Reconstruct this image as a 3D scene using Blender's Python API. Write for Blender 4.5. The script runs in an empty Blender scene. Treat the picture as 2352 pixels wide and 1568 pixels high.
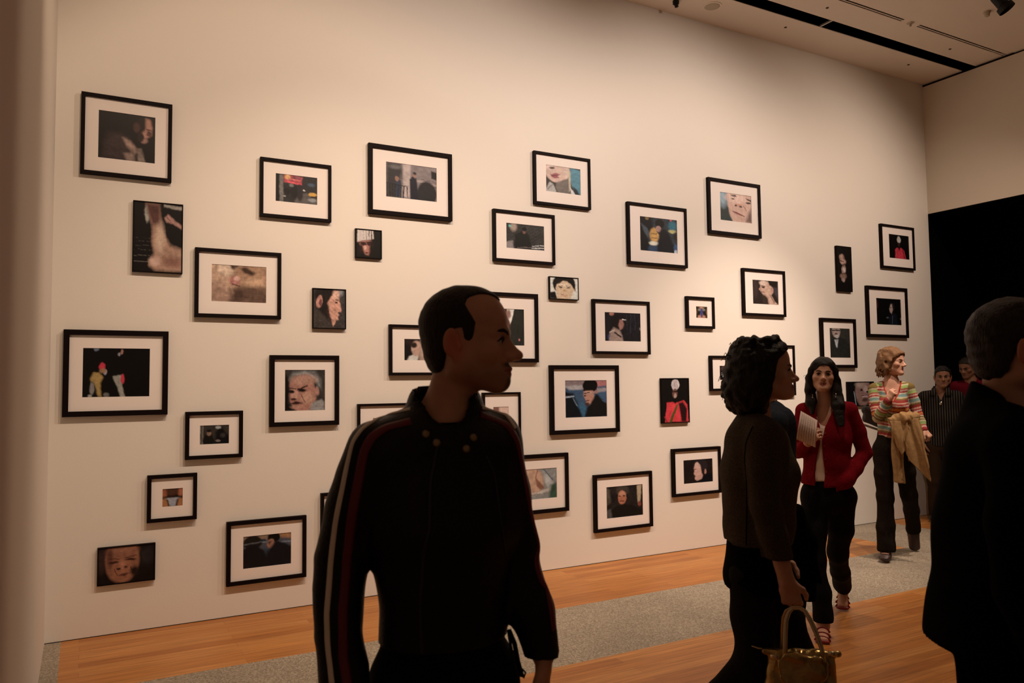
import bpy, bmesh, math, random
import numpy as np
from mathutils import Vector, Matrix
from mathutils.bvhtree import BVHTree

scene = bpy.context.scene
COL = scene.collection
rng = np.random.default_rng(7)
random.seed(7)

# ------------------------------------------------------------------ camera
CAM = Vector((0.0, -5.719, 1.57))
YAW, PITCH, ROLL = math.radians(28.83), math.radians(3.217), math.radians(-0.669)
fw = Vector((math.sin(YAW) * math.cos(PITCH), math.cos(YAW) * math.cos(PITCH), math.sin(PITCH)))
r0 = Vector((math.cos(YAW), -math.sin(YAW), 0))
u0 = r0.cross(fw)
rt = r0 * math.cos(ROLL) + u0 * math.sin(ROLL)
up = -r0 * math.sin(ROLL) + u0 * math.cos(ROLL)
cd = bpy.data.cameras.new('camera')
cd.sensor_width = 36.0
cd.lens = 1785.5 / 2352 * 36.0
cd.clip_start = 0.02
cd.dof.use_dof = True
cd.dof.focus_distance = 5.6
cd.dof.aperture_fstop = 5.6
cam = bpy.data.objects.new('camera', cd)
COL.objects.link(cam)
cam.matrix_world = Matrix(((rt.x, up.x, -fw.x, CAM.x), (rt.y, up.y, -fw.y, CAM.y), (rt.z, up.z, -fw.z, CAM.z), (0, 0, 0, 1)))
scene.camera = cam

# ------------------------------------------------------------------ world, exposure
w = bpy.data.worlds.new('world')
scene.world = w
w.use_nodes = True
w.node_tree.nodes['Background'].inputs[0].default_value = (1.0, 0.60, 0.40, 1)
w.node_tree.nodes['Background'].inputs[1].default_value = 0.055
scene.view_settings.view_transform = 'Standard'
scene.view_settings.look = 'None'
scene.view_settings.gamma = 1
scene.view_settings.exposure = 0.0
scene.view_settings.use_curve_mapping = False

# ------------------------------------------------------------------ gallery wall-wash lamps, plus two downlights added to brighten the floor
LAMPS = [  # position, aim point, watts, full cone angle, blend, colour
    ((0.51, -2.6, 4.72), (1.22, 0, 2.65), 113, 88, 0.60, (1.0, 0.71, 0.50)),
    ((1.50, -2.6, 4.72), (1.89, 0, 0.54), 267, 84, 1.00, (1.0, 0.73, 0.53)),
    ((3.00, -2.6, 4.72), (2.45, 0, 2.75), 198, 112, 1.00, (1.0, 0.79, 0.66)),
    ((5.01, -2.6, 4.72), (4.83, 0, 2.39), 225, 112, 0.79, (1.0, 0.79, 0.66)),
    ((6.00, -2.6, 4.72), (5.67, 0, 0.30), 555, 60, 0.94, (1.0, 0.76, 0.60)),
    ((7.91, -2.6, 4.72), (6.91, 0, 2.37), 236, 112, 1.00, (1.0, 0.76, 0.60)),
    ((3.50, -3.10, 4.80), (3.30, -2.9, 0), 150, 84, 1.00, (1.0, 0.74, 0.54)),  # downlight added to brighten the floor mid-room
    ((5.20, -3.60, 4.80), (4.90, -3.1, 0), 110, 75, 1.00, (1.0, 0.74, 0.54)),  # second added downlight, lifts the floor further right
]
for (x, y, z), aim, watts, ang, bl, lcol in LAMPS:
    ld = bpy.data.lights.new('wash_and_fill_beam', 'SPOT')
    ld.energy = watts
    ld.color = lcol
    ld.spot_size = math.radians(ang)
    ld.spot_blend = bl
    ld.shadow_soft_size = 0.035
    lo = bpy.data.objects.new('wash_and_fill_beam', ld)
    lo.location = (x, y, z)
    lo.rotation_euler = (Vector(aim) - Vector((x, y, z))).to_track_quat('-Z', 'Y').to_euler()
    COL.objects.link(lo)

# ------------------------------------------------------------------ helpers
def hexc(h):
    c = [int(h[i:i + 2], 16) / 255 for i in (0, 2, 4)]
    return tuple(x / 12.92 if x < 0.04045 else ((x + 0.055) / 1.055) ** 2.4 for x in c)

def tag(o, label=None, cat=None, group=None, kind=None):
    if label: o['label'] = label
    if cat: o['category'] = cat
    if group: o['group'] = group
    if kind: o['kind'] = kind
    return o

def empty(name, loc=(0, 0, 0), rz=0.0):
    o = bpy.data.objects.new(name, None)
    o.empty_display_size = 0.1
    o.location = loc
    o.rotation_euler = (0, 0, rz)
    COL.objects.link(o)
    return o

def link(name, me, mats, parent=None, smooth=True):
    o = bpy.data.objects.new(name, me)
    for m in (mats if isinstance(mats, (list, tuple)) else [mats]):
        me.materials.append(m)
    if smooth:
        me.polygons.foreach_set('use_smooth', [True] * len(me.polygons))
    COL.objects.link(o)
    if parent is not None:
        o.parent = parent
    return o

def pydata(name, vs, fs, mats, parent=None, smooth=True):
    me = bpy.data.meshes.new(name)
    me.from_pydata([tuple(map(float, v)) for v in vs], [], [tuple(int(i) for i in f) for f in fs])
    me.update()
    return link(name, me, mats, parent, smooth)

class Boxes:
    """collects boxes / prisms into one mesh"""
    def __init__(s): s.v = []; s.f = []; s.m = []
    def box(s, x0, x1, y0, y1, z0, z1, m=0):
        n = len(s.v)
        s.v += [(x0, y0, z0), (x1, y0, z0), (x1, y1, z0), (x0, y1, z0), (x0, y0, z1), (x1, y0, z1), (x1, y1, z1), (x0, y1, z1)]
        s.f += [(n, n + 3, n + 2, n + 1), (n + 4, n + 5, n + 6, n + 7), (n, n + 1, n + 5, n + 4), (n + 1, n + 2, n + 6, n + 5), (n + 2, n + 3, n + 7, n + 6), (n + 3, n, n + 4, n + 7)]
        s.m += [m] * 6
        return s
    def ring(s, pts, rad, seg=10, cap=True, m=0):
        """tube along pts; rad scalar or list"""
        P = [Vector(p) for p in pts]
        n0 = len(s.v); prev = None
        for i, p in enumerate(P):
            t = (P[min(i + 1, len(P) - 1)] - P[max(i - 1, 0)]).normalized()
            if prev is None:
                a = Vector((0, 0, 1)) if abs(t.z) < 0.9 else Vector((1, 0, 0))
                a = (a - t * a.dot(t)).normalized()
            else:
                a = (prev - t * prev.dot(t)).normalized()
            prev = a; b = t.cross(a)
            r = rad[i] if isinstance(rad, list) else rad
            ra, rb = r if isinstance(r, (list, tuple)) else (r, r)
            for k in range(seg):
                an = 2 * math.pi * k / seg
                s.v.append(tuple(p + a * (math.cos(an) * ra) + b * (math.sin(an) * rb)))
        for i in range(len(P) - 1):
            for k in range(seg):
                q = n0 + i * seg
                s.f.append((q + k, q + (k + 1) % seg, q + seg + (k + 1) % seg, q + seg + k)); s.m.append(m)
        if cap:
            s.f.append(tuple(n0 + k for k in range(seg))[::-1]); s.m.append(m)
            q = n0 + (len(P) - 1) * seg
            s.f.append(tuple(q + k for k in range(seg))); s.m.append(m)
        return s
    def build(s, name, mats, parent=None, smooth=False, bevel=0):
        me = bpy.data.meshes.new(name)
        me.from_pydata(s.v, [], s.f); me.update()
        me.polygons.foreach_set('material_index', s.m)
        o = link(name, me, mats, parent, smooth)
        if bevel:
            md = o.modifiers.new('bevel', 'BEVEL'); md.width = bevel; md.segments = 2; md.limit_method = 'ANGLE'
        return o

# ------------------------------------------------------------------ materials
def mat(name, color, rough=0.7, metal=0.0, spec=0.5, bump=0.0, bscale=40.0, var=0.0, vscale=8.0, sheen=0.0):
    m = bpy.data.materials.new(name); m.use_nodes = True
    nt = m.node_tree; b = nt.nodes['Principled BSDF']
    c = hexc(color) if isinstance(color, str) else color
    b.inputs['Base Color'].default_value = (*c, 1)
    b.inputs['Roughness'].default_value = rough
    b.inputs['Metallic'].default_value = metal
    b.inputs['Specular IOR Level'].default_value = spec
    if sheen: b.inputs['Sheen Weight'].default_value = sheen
    tc = nt.nodes.new('ShaderNodeTexCoord')
    if var:
        n = nt.nodes.new('ShaderNodeTexNoise'); n.inputs['Scale'].default_value = vscale; n.inputs['Detail'].default_value = 4
        nt.links.new(tc.outputs['Object'], n.inputs['Vector'])
        r = nt.nodes.new('ShaderNodeMapRange'); r.inputs['From Min'].default_value = 0.3; r.inputs['From Max'].default_value = 0.7
        r.inputs['To Min'].default_value = 1 - var; r.inputs['To Max'].default_value = 1 + var
        nt.links.new(n.outputs['Fac'], r.inputs['Value'])
        x = nt.nodes.new('ShaderNodeVectorMath'); x.operation = 'SCALE'; x.inputs[0].default_value = c
        nt.links.new(r.outputs[0], x.inputs['Scale']); nt.links.new(x.outputs[0], b.inputs['Base Color'])
    if bump:
        n2 = nt.nodes.new('ShaderNodeTexNoise'); n2.inputs['Scale'].default_value = bscale; n2.inputs['Detail'].default_value = 3
        nt.links.new(tc.outputs['Object'], n2.inputs['Vector'])
        bp = nt.nodes.new('ShaderNodeBump'); bp.inputs['Strength'].default_value = bump; bp.inputs['Distance'].default_value = 0.01
        nt.links.new(n2.outputs['Fac'], bp.inputs['Height']); nt.links.new(bp.outputs[0], b.inputs['Normal'])
    return m

def attr_mat(name, attr='Col', rough=0.6, spec=0.3, bump=0.0, bscale=200.0, fac=1.0):
    m = bpy.data.materials.new(name); m.use_nodes = True
    nt = m.node_tree; b = nt.nodes['Principled BSDF']
    a = nt.nodes.new('ShaderNodeAttribute'); a.attribute_name = attr
    nt.links.new(a.outputs['Color'], b.inputs['Base Color'])
    b.inputs['Roughness'].default_value = rough; b.inputs['Specular IOR Level'].default_value = spec
    if bump:
        tc = nt.nodes.new('ShaderNodeTexCoord')
        n2 = nt.nodes.new('ShaderNodeTexNoise'); n2.inputs['Scale'].default_value = bscale
        nt.links.new(tc.outputs['Object'], n2.inputs['Vector'])
        bp = nt.nodes.new('ShaderNodeBump'); bp.inputs['Strength'].default_value = bump; bp.inputs['Distance'].default_value = 0.01
        nt.links.new(n2.outputs['Fac'], bp.inputs['Height']); nt.links.new(bp.outputs[0], b.inputs['Normal'])
    return m

M_wall = mat('wall_paint', (0.80, 0.765, 0.70), 0.85, bump=0.04, bscale=90, spec=0.2)
M_wall2 = mat('end_wall_paint', (0.72, 0.66, 0.56), 0.9, spec=0.2)
M_ceil = mat('ceiling_paint', (0.84, 0.75, 0.65), 0.9, spec=0.2, var=0.03, vscale=1.2)
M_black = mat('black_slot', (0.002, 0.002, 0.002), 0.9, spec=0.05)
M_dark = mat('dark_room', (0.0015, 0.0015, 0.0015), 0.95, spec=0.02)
M_gap = mat('shadow_gap', (0.02, 0.014, 0.01), 0.9, spec=0.1)
M_alu = mat('aluminium', (0.5, 0.48, 0.45), 0.4, metal=0.6)
M_frame = mat('black_lacquered_wood', (0.005, 0.002, 0.0018), 0.6, spec=0.10)
M_mat = mat('mat_board', (0.84, 0.79, 0.75), 0.9, spec=0.1)
M_print = attr_mat('photo_print', rough=0.45, spec=0.25)

def wood_mat():
    m = bpy.data.materials.new('oak_planks'); m.use_nodes = True
    nt = m.node_tree; L = nt.links.new; N = nt.nodes.new; b = nt.nodes['Principled BSDF']
    tc = N('ShaderNodeTexCoord')
    br = N('ShaderNodeTexBrick'); L(tc.outputs['Object'], br.inputs['Vector'])
    br.offset = 0.37; br.offset_frequency = 2; br.squash = 1
    br.inputs['Scale'].default_value = 1.0
    br.inputs['Brick Width'].default_value = 1.35; br.inputs['Row Height'].default_value = 0.0835
    br.inputs['Mortar Size'].default_value = 0.0008; br.inputs['Mortar Smooth'].default_value = 0.3
    br.inputs['Color1'].default_value = (0, 0, 0, 1); br.inputs['Color2'].default_value = (1, 1, 1, 1)
    br.inputs['Mortar'].default_value = (0.5, 0.5, 0.5, 1)
    ramp = N('ShaderNodeValToRGB'); L(br.outputs['Color'], ramp.inputs['Fac'])
    e = ramp.color_ramp.elements
    e[0].position = 0.0; e[0].color = (0.37, 0.138, 0.030, 1)
    e[1].position = 1.0; e[1].color = (0.50, 0.225, 0.060, 1)
    k = e.new(0.35); k.color = (0.43, 0.172, 0.038, 1)
    k = e.new(0.7); k.color = (0.47, 0.197, 0.048, 1)
    mp = N('ShaderNodeMapping'); mp.inputs['Scale'].default_value = (1.1, 22, 1); L(tc.outputs['Object'], mp.inputs['Vector'])
    n = N('ShaderNodeTexNoise'); n.inputs['Scale'].default_value = 2.2; n.inputs['Detail'].default_value = 6; L(mp.outputs[0], n.inputs['Vector'])
    mr = N('ShaderNodeMapRange'); mr.inputs['From Min'].default_value = 0.3; mr.inputs['From Max'].default_value = 0.7; mr.inputs['To Min'].default_value = 0.72; mr.inputs['To Max'].default_value = 1.22
    L(n.outputs['Fac'], mr.inputs['Value'])
    sc = N('ShaderNodeVectorMath'); sc.operation = 'SCALE'; L(ramp.outputs[0], sc.inputs[0]); L(mr.outputs[0], sc.inputs['Scale'])
    mx = N('ShaderNodeMix'); mx.data_type = 'RGBA'; L(br.outputs['Fac'], mx.inputs['Factor']); L(sc.outputs[0], mx.inputs['A'])
    mx.inputs['B'].default_value = (0.20, 0.07, 0.015, 1)
    L(mx.outputs['Result'], b.inputs['Base Color'])
    b.inputs['Roughness'].default_value = 0.42; b.inputs['Specular IOR Level'].default_value = 0.35
    return m

def terrazzo_mat():
    m = bpy.data.materials.new('terrazzo'); m.use_nodes = True
    nt = m.node_tree; L = nt.links.new; N = nt.nodes.new; b = nt.nodes['Principled BSDF']
    tc = N('ShaderNodeTexCoord')
    v = N('ShaderNodeTexVoronoi'); v.inputs['Scale'].default_value = 130; L(tc.outputs['Object'], v.inputs['Vector'])
    r = N('ShaderNodeValToRGB'); L(v.outputs['Color'], r.inputs['Fac'])
    e = r.color_ramp.elements; e[0].color = (0.20, 0.165, 0.115, 1); e[1].color = (0.58, 0.51, 0.40, 1)
    k = e.new(0.5); k.color = (0.36, 0.31, 0.235, 1)
    n = N('ShaderNodeTexNoise'); n.inputs['Scale'].default_value = 1.4; n.inputs['Detail'].default_value = 5; L(tc.outputs['Object'], n.inputs['Vector'])
    mr = N('ShaderNodeMapRange'); mr.inputs['From Min'].default_value = 0.3; mr.inputs['From Max'].default_value = 0.7; mr.inputs['To Min'].default_value = 0.72; mr.inputs['To Max'].default_value = 0.95
    L(n.outputs['Fac'], mr.inputs['Value'])
    sc = N('ShaderNodeVectorMath'); sc.operation = 'SCALE'; L(r.outputs[0], sc.inputs[0]); L(mr.outputs[0], sc.inputs['Scale'])
    L(sc.outputs[0], b.inputs['Base Color'])
    b.inputs['Roughness'].default_value = 0.6; b.inputs['Specular IOR Level'].default_value = 0.3
    return m

# ------------------------------------------------------------------ the room
ZC, XR, XL, YB = 5.176, 8.912, -0.19, -7.5
B = Boxes()
B.box(XL - 0.1, XR, 0, 0.15, 0, ZC + 0.3)
tag(B.build('wall_back', M_wall), kind='structure')

B = Boxes()                                   # left return wall and the jamb of the doorway the room is seen from
B.box(XL - 0.15, XL, -3.4, 0.15, 0, ZC + 0.3)
tag(B.build('wall_left', M_wall), kind='structure')
B = Boxes()
B.box(-1.3, -0.022, -5.52, -5.40, 0, ZC + 0.3)
tag(B.build('wall_near', mat('near_wall_paint', (0.84, 0.70, 0.60), 0.9, spec=0.1)), kind='structure')

B = Boxes()                                   # end wall: paint above, tall dark opening beneath
ZT = 3.579
B.box(XR, XR + 0.015, YB, 0.15, ZT, ZC - 0.035)
tag(B.build('wall_right', M_wall2), kind='structure')
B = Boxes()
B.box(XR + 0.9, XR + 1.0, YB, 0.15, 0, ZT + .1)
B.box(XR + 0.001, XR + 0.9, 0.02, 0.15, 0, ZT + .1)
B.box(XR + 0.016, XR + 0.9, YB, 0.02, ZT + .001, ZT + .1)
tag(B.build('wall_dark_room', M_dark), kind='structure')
B = Boxes(); B.box(XR + 0.03, XR + 0.2, YB, 0.15, ZC - 0.035, ZC - 0.001)
tag(B.build('trim_1', M_gap), kind='structure')

B = Boxes()                                   # ceiling strips either side of the recessed dark slot
B.box(XL - 0.15, XR + 0.2, -0.475, 0.15, ZC, ZC + 0.006)
B.box(XL - 0.15, XR + 0.2, -0.94, -0.63, ZC, ZC + 0.006)
for a, b_ in ((XL - 0.15, 7.14), (7.385, XR + .2)):
    B.box(a, b_, -0.966, -0.955, ZC, ZC + 0.006)
B.box(7.14, 7.385, -0.985, -0.94, ZC, ZC + 0.006)
B.box(XL - 0.15, XR + 0.2, -1.06, -0.985, ZC, ZC + 0.006)
B.box(XL - 0.15, XR + 0.2, -2.6, -1.06, ZC - 0.008, ZC + 0.12)
B.box(XL - 0.15, XR + 0.2, YB, -2.6, ZC, ZC + 0.12)
tag(B.build('ceiling', M_ceil), kind='structure')
B = Boxes()
B.box(XL - 0.15, XR + .2, -0.70, -0.40, ZC + 0.35, ZC + 0.4)
B.box(XR + 0.02, XR + .2, -0.631, -0.474, ZC - .03, ZC + 0.35)
B.box(XL - 0.15, XR + .2, -0.474, -0.40, ZC + 0.0065, ZC + 0.35)
B.box(XL - 0.15, XR + .2, -0.70, -0.631, ZC + 0.0065, ZC + 0.35)
B.box(XL - 0.15, XR, -1.0, -0.92, ZC + 0.03, ZC + 0.04)
tag(B.build('trim_2', M_black), kind='structure')
B = Boxes(); B.box(6.505, 6.525, -0.63, -0.475, ZC + 0.004, ZC + 0.02)
tag(B.build('slot_bracket', M_alu), 'thin pale metal bracket bridging the black ceiling slot', 'bracket')

B = Boxes()                                   # floor: terrazzo with inset plank fields
Z0 = -0.05
wood = [(-0.10, 6.80, -1.0, -0.0), (7.86, 9.9, -1.0, 0.0), (-3.0, 9.9, -6.6, -1.955)]
terr = [(-1.3, -0.10, -1.955, 0.0), (6.80, 7.86, -1.955, 0.0), (-0.10, 6.80, -1.955, -1.0), (7.86, 9.9, -1.955, -1.0), (-3.0, 9.9, YB, -6.6)]
for a in wood: B.box(a[0], a[1], a[2], a[3], Z0, 0, 0)
for a in terr: B.box(a[0], a[1], a[2], a[3], Z0, 0, 1)
tag(B.build('floor', [wood_mat(), terrazzo_mat()]), kind='structure')
B = Boxes(); B.box(XL, XR, -0.003, 0, 0.0, 0.004); 
tag(B.build('trim_3', M_gap), kind='structure')

# ceiling fittings
def disc(bm, x, y, z, r, h, seg=28):
    bm.ring([(x, y, z), (x, y, z - h)], [r, r * 0.93], seg)
def rings(name, x, y, z, prof, mt, parent=None):
    b = Boxes(); b.ring([(x, y, z - d) for d, r in prof], [r for d, r in prof], 32)
    return b.build(name, mt, parent, smooth=False)
spk = empty('ceiling_speaker', (5.217, -0.30, ZC))
tag(spk, 'round flush ceiling speaker between the picture wall and the black slot', 'speaker')
M_sp = mat('speaker_grille', (0.52, 0.45, 0.34), 0.8, bump=0.3, bscale=300)
rings('rim', 0, 0, 0, [(0, 0.092), (0.006, 0.088), (0.007, 0.078)], M_ceil, spk)
rings('grille', 0, 0, -0.0, [(0.0065, 0.075), (0.012, 0.06), (0.016, 0.03), (0.017, 0.004)], M_sp, spk)
M_screw = mat('bronze_dot', (0.03, 0.015, 0.01), 0.6)
for i, (x, y, lb) in enumerate([(6.20, -0.31, 'small dark ceiling dot close to the wall, nearer the speaker'), (8.20, -0.30, 'small dark ceiling dot close to the wall, nearer the corner'),
                     (8.22, -0.775, 'small dark ceiling dot beyond the black slot, nearer the end wall'), (6.235, -0.79, 'small dark ceiling dot beyond the black slot, near the pale bracket')]):
    o = rings('ceiling_dot', 0, 0, 0, [(-0.002, 0.014), (0.004, 0.014), (0.007, 0.008)], M_screw)
    o.location = (x, y, ZC); tag(o, lb, 'fitting', 'dots in the ceiling panels')
sp = empty('fire_sprinkler', (7.255, -0.962, ZC)); tag(sp, 'small round sprinkler cap between two ceiling air slits', 'sprinkler')
rings('escutcheon', 0, 0, 0, [(-0.001, 0.035), (0.006, 0.033), (0.01, 0.02)], M_sp, sp)
rings('head', 0, 0, 0, [(0.008, 0.012), (0.035, 0.010), (0.038, 0.004)], M_sp, sp)
sp = empty('smoke_detector', (7.69, -1.475, ZC - 0.008)); tag(sp, 'small brownish smoke detector under the ceiling beside the track lamps', 'detector')
rings('base', 0, 0, 0, [(0, 0.035), (0.012, 0.033)], M_sp, sp)
rings('sensor', 0, 0, 0, [(0.012, 0.027), (0.045, 0.024), (0.052, 0.012)], M_sp, sp)

# lighting track with lamp heads
def track_lamp(x, y, z0, aim, label, hang=0.22):
    t = empty('track_spotlight', (x, y, z0)); tag(t, label, 'spotlight', 'lamp heads on the ceiling tracks')
    b = Boxes(); b.box(-0.06, 0.06, -0.02, 0.02, -0.035, -0.001); b.build('adapter', M_blk, t, bevel=0.004)
    b = Boxes(); b.ring([(0, 0, -0.03), (0, 0, -hang + 0.05)], 0.012, 10); b.build('stem', M_blk, t)
    d = (Vector(aim) - Vector((x, y, z0 - hang))).normalized()
    c = Vector((0, 0, -hang))
    b = Boxes(); b.ring([c - d * 0.13, c - d * 0.11, c + d * 0.0, c + d * 0.012, c + d * 0.06], [0.035, 0.05, 0.052, 0.072, 0.075], 20, cap=False)
    b.ring([c - d * 0.131, c - d * 0.129], 0.036, 20)
    b.build('lamp_housing', M_blk, t, smooth=False)
M_blk = mat('black_powder_coat', (0.004, 0.004, 0.005), 0.5, spec=0.3)
for (x, y, z), aim, *_ in LAMPS:
    d = (Vector(aim) - Vector((x, y, z))).normalized()
    q = Vector((x, y, z)) - d * 0.08
    track_lamp(q.x, q.y, ZC, aim, {0.51: 'black lamp head nearest the left return wall', 1.50: 'black lamp head second from the left return wall', 3.00: 'black lamp head washing the wall above the jacket man', 5.01: 'black lamp head washing the right half of the picture wall',
        6.00: 'narrow-beam black lamp head pointing steeply down at the wall foot', 7.91: 'black lamp head nearest the dark opening', 3.50: 'added black lamp head pointing straight down over the terrazzo band', 5.20: 'added black lamp head pointing straight down over the red cardigan woman'}[x], ZC - q.z)
track_lamp(7.50, -1.73, ZC - 0.008, (8.5, -3, 2.5), 'left of two black lamp heads near the smoke detector, cut by the top edge', 0.09)
track_lamp(7.86, -1.86, ZC - 0.008, (9.5, -2.4, 4.0), 'right of two black lamp heads near the smoke detector, in the top corner', 0.11)
b = Boxes(); b.ring([(4.84, -0.215, ZC), (4.84, -0.215, ZC - 0.03)], 0.03, 16); b.ring([(4.84, -0.215, ZC - 0.03), (4.85, -0.215, ZC - 0.06)], 0.018, 12)
tag(b.build('ceiling_camera', M_blk), 'small black device under the ceiling left of the round speaker', 'device')
# ------------------------------------------------------------------ framed photographs
class Paint:
    """small painter for the photographic prints: (u right, v down) in 0..1"""
    def __init__(s, w, h, bg, cell=0.0052):
        s.nx = max(10, int(w / cell)); s.ny = max(10, int(h / cell))
        s.U, s.V = np.meshgrid((np.arange(s.nx) + .5) / s.nx, (np.arange(s.ny) + .5) / s.ny, indexing='ij')
        s.asp = w / h
        r = np.random.default_rng(int(w * 977 + h * 331)); A, B_ = s.U * s.asp, s.V; du = 0; dv = 0; s.g = 0
        for f, amp in ((9, .006), (22, .0042), (47, .0030)):
            for _ in range(3):
                a = r.normal(0, f, 4); p = r.uniform(0, 6.3, 3)
                du = du + amp * .6 * np.sin(a[0] * A + a[1] * B_ + p[0]); dv = dv + amp * .6 * np.sin(a[2] * A + a[3] * B_ + p[1])
                s.g = s.g + .030 * np.sin(a[3] * A * 1.7 - a[0] * B_ * 1.7 + p[2] + 1.5 * np.sin(a[1] * A - a[2] * B_))
        s.g = s.g + r.normal(0, .035, s.U.shape); s.U = s.U + du / s.asp; s.V = s.V + dv
        s.C = np.zeros((s.nx, s.ny, 3)) + np.array(s.c(bg))
    def c(s, h):
        a = np.array(hexc(h)) / np.array((1.0, 0.80, 0.66))
        g = a.mean(); return np.clip((a * .84 + g * .16) * .90, 0, 0.85)
    def mix(s, m, col): s.C += (np.array(s.c(col)) - s.C) * m[..., None]
    def e(s, cx, cy, rx, ry, col, soft=.15, ang=0):
        a = math.radians(ang); X = (s.U - cx) * s.asp; Y = s.V - cy
        x = (X * math.cos(a) + Y * math.sin(a)) / (rx * s.asp); y = (-X * math.sin(a) + Y * math.cos(a)) / ry
        s.mix(np.clip((1 - np.sqrt(x * x + y * y)) / soft + .5, 0, 1), col)
    def p(s, pts, col, soft=.02):
        d = np.full(s.U.shape, 9.0); ins = np.zeros(s.U.shape, bool); n = len(pts)
        for i in range(n):
            (x0, y0), (x1, y1) = pts[i], pts[(i + 1) % n]
            ex, ey = x1 - x0, y1 - y0; wx, wy = s.U - x0, s.V - y0
            t = np.clip((wx * ex + wy * ey) / (ex * ex + ey * ey + 1e-9), 0, 1)
            d = np.minimum(d, np.hypot(wx - ex * t, wy - ey * t))
            cr = ((y0 <= s.V) & (y1 > s.V)) | ((y1 <= s.V) & (y0 > s.V))
            ins ^= cr & (s.U < x0 + (s.V - y0) / (y1 - y0 + 1e-12) * ex)
        s.mix(np.clip(np.where(ins, d, -d) / soft + .5, 0, 1), col)
    def l(s, x0, y0, x1, y1, w, col, soft=.5):
        ex, ey = x1 - x0, y1 - y0; wx, wy = s.U - x0, s.V - y0
        t = np.clip((wx * ex + wy * ey) / (ex * ex + ey * ey + 1e-9), 0, 1)
        d = np.hypot(wx - ex * t, wy - ey * t)
        s.mix(np.clip((w - d) / (w * soft + 1e-6), 0, 1), col)
    def n(s, amp, sc, seed=1):
        r = np.random.default_rng(seed); T = np.zeros(s.U.shape)
        for k in range(7):
            a, b = r.normal(0, min(sc, 34), 2); p = r.uniform(0, 6.3, 2)
            T += np.sin(a * s.U * s.asp + b * s.V + p[0] + 1.3 * np.sin(b * s.U - a * s.V + p[1]))
        s.C *= np.clip(1 + amp * .6 * T[..., None] / 2.6, 0.1, 3)

def art(k, w, h):
    O = []
    def run(bg, ops):
        P = Paint(w, h, bg)
        for o in ops.strip().split('\n'):
            f = o.split()
            if not f: continue
            if f[0] == 'e': P.e(*map(float, f[1:5]), f[5], *map(float, f[6:]))
            elif f[0] == 'l': P.l(*map(float, f[1:6]), f[6])
            elif f[0] == 'n': P.n(float(f[1]), float(f[2]), int(f[3]) if len(f) > 3 else 1)
            elif f[0] == 'p':
                q = list(map(float, f[1].split(','))); P.p(list(zip(q[::2], q[1::2])), f[2], *map(float, f[3:]))
        P.C = np.clip(P.C * (1 + P.g[..., None] * 1.3), 0, .9)
        return P
    bg, ops = ART.get(k, ('3a322c', 'n .3 12'))
    return run(bg, ops)

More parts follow.
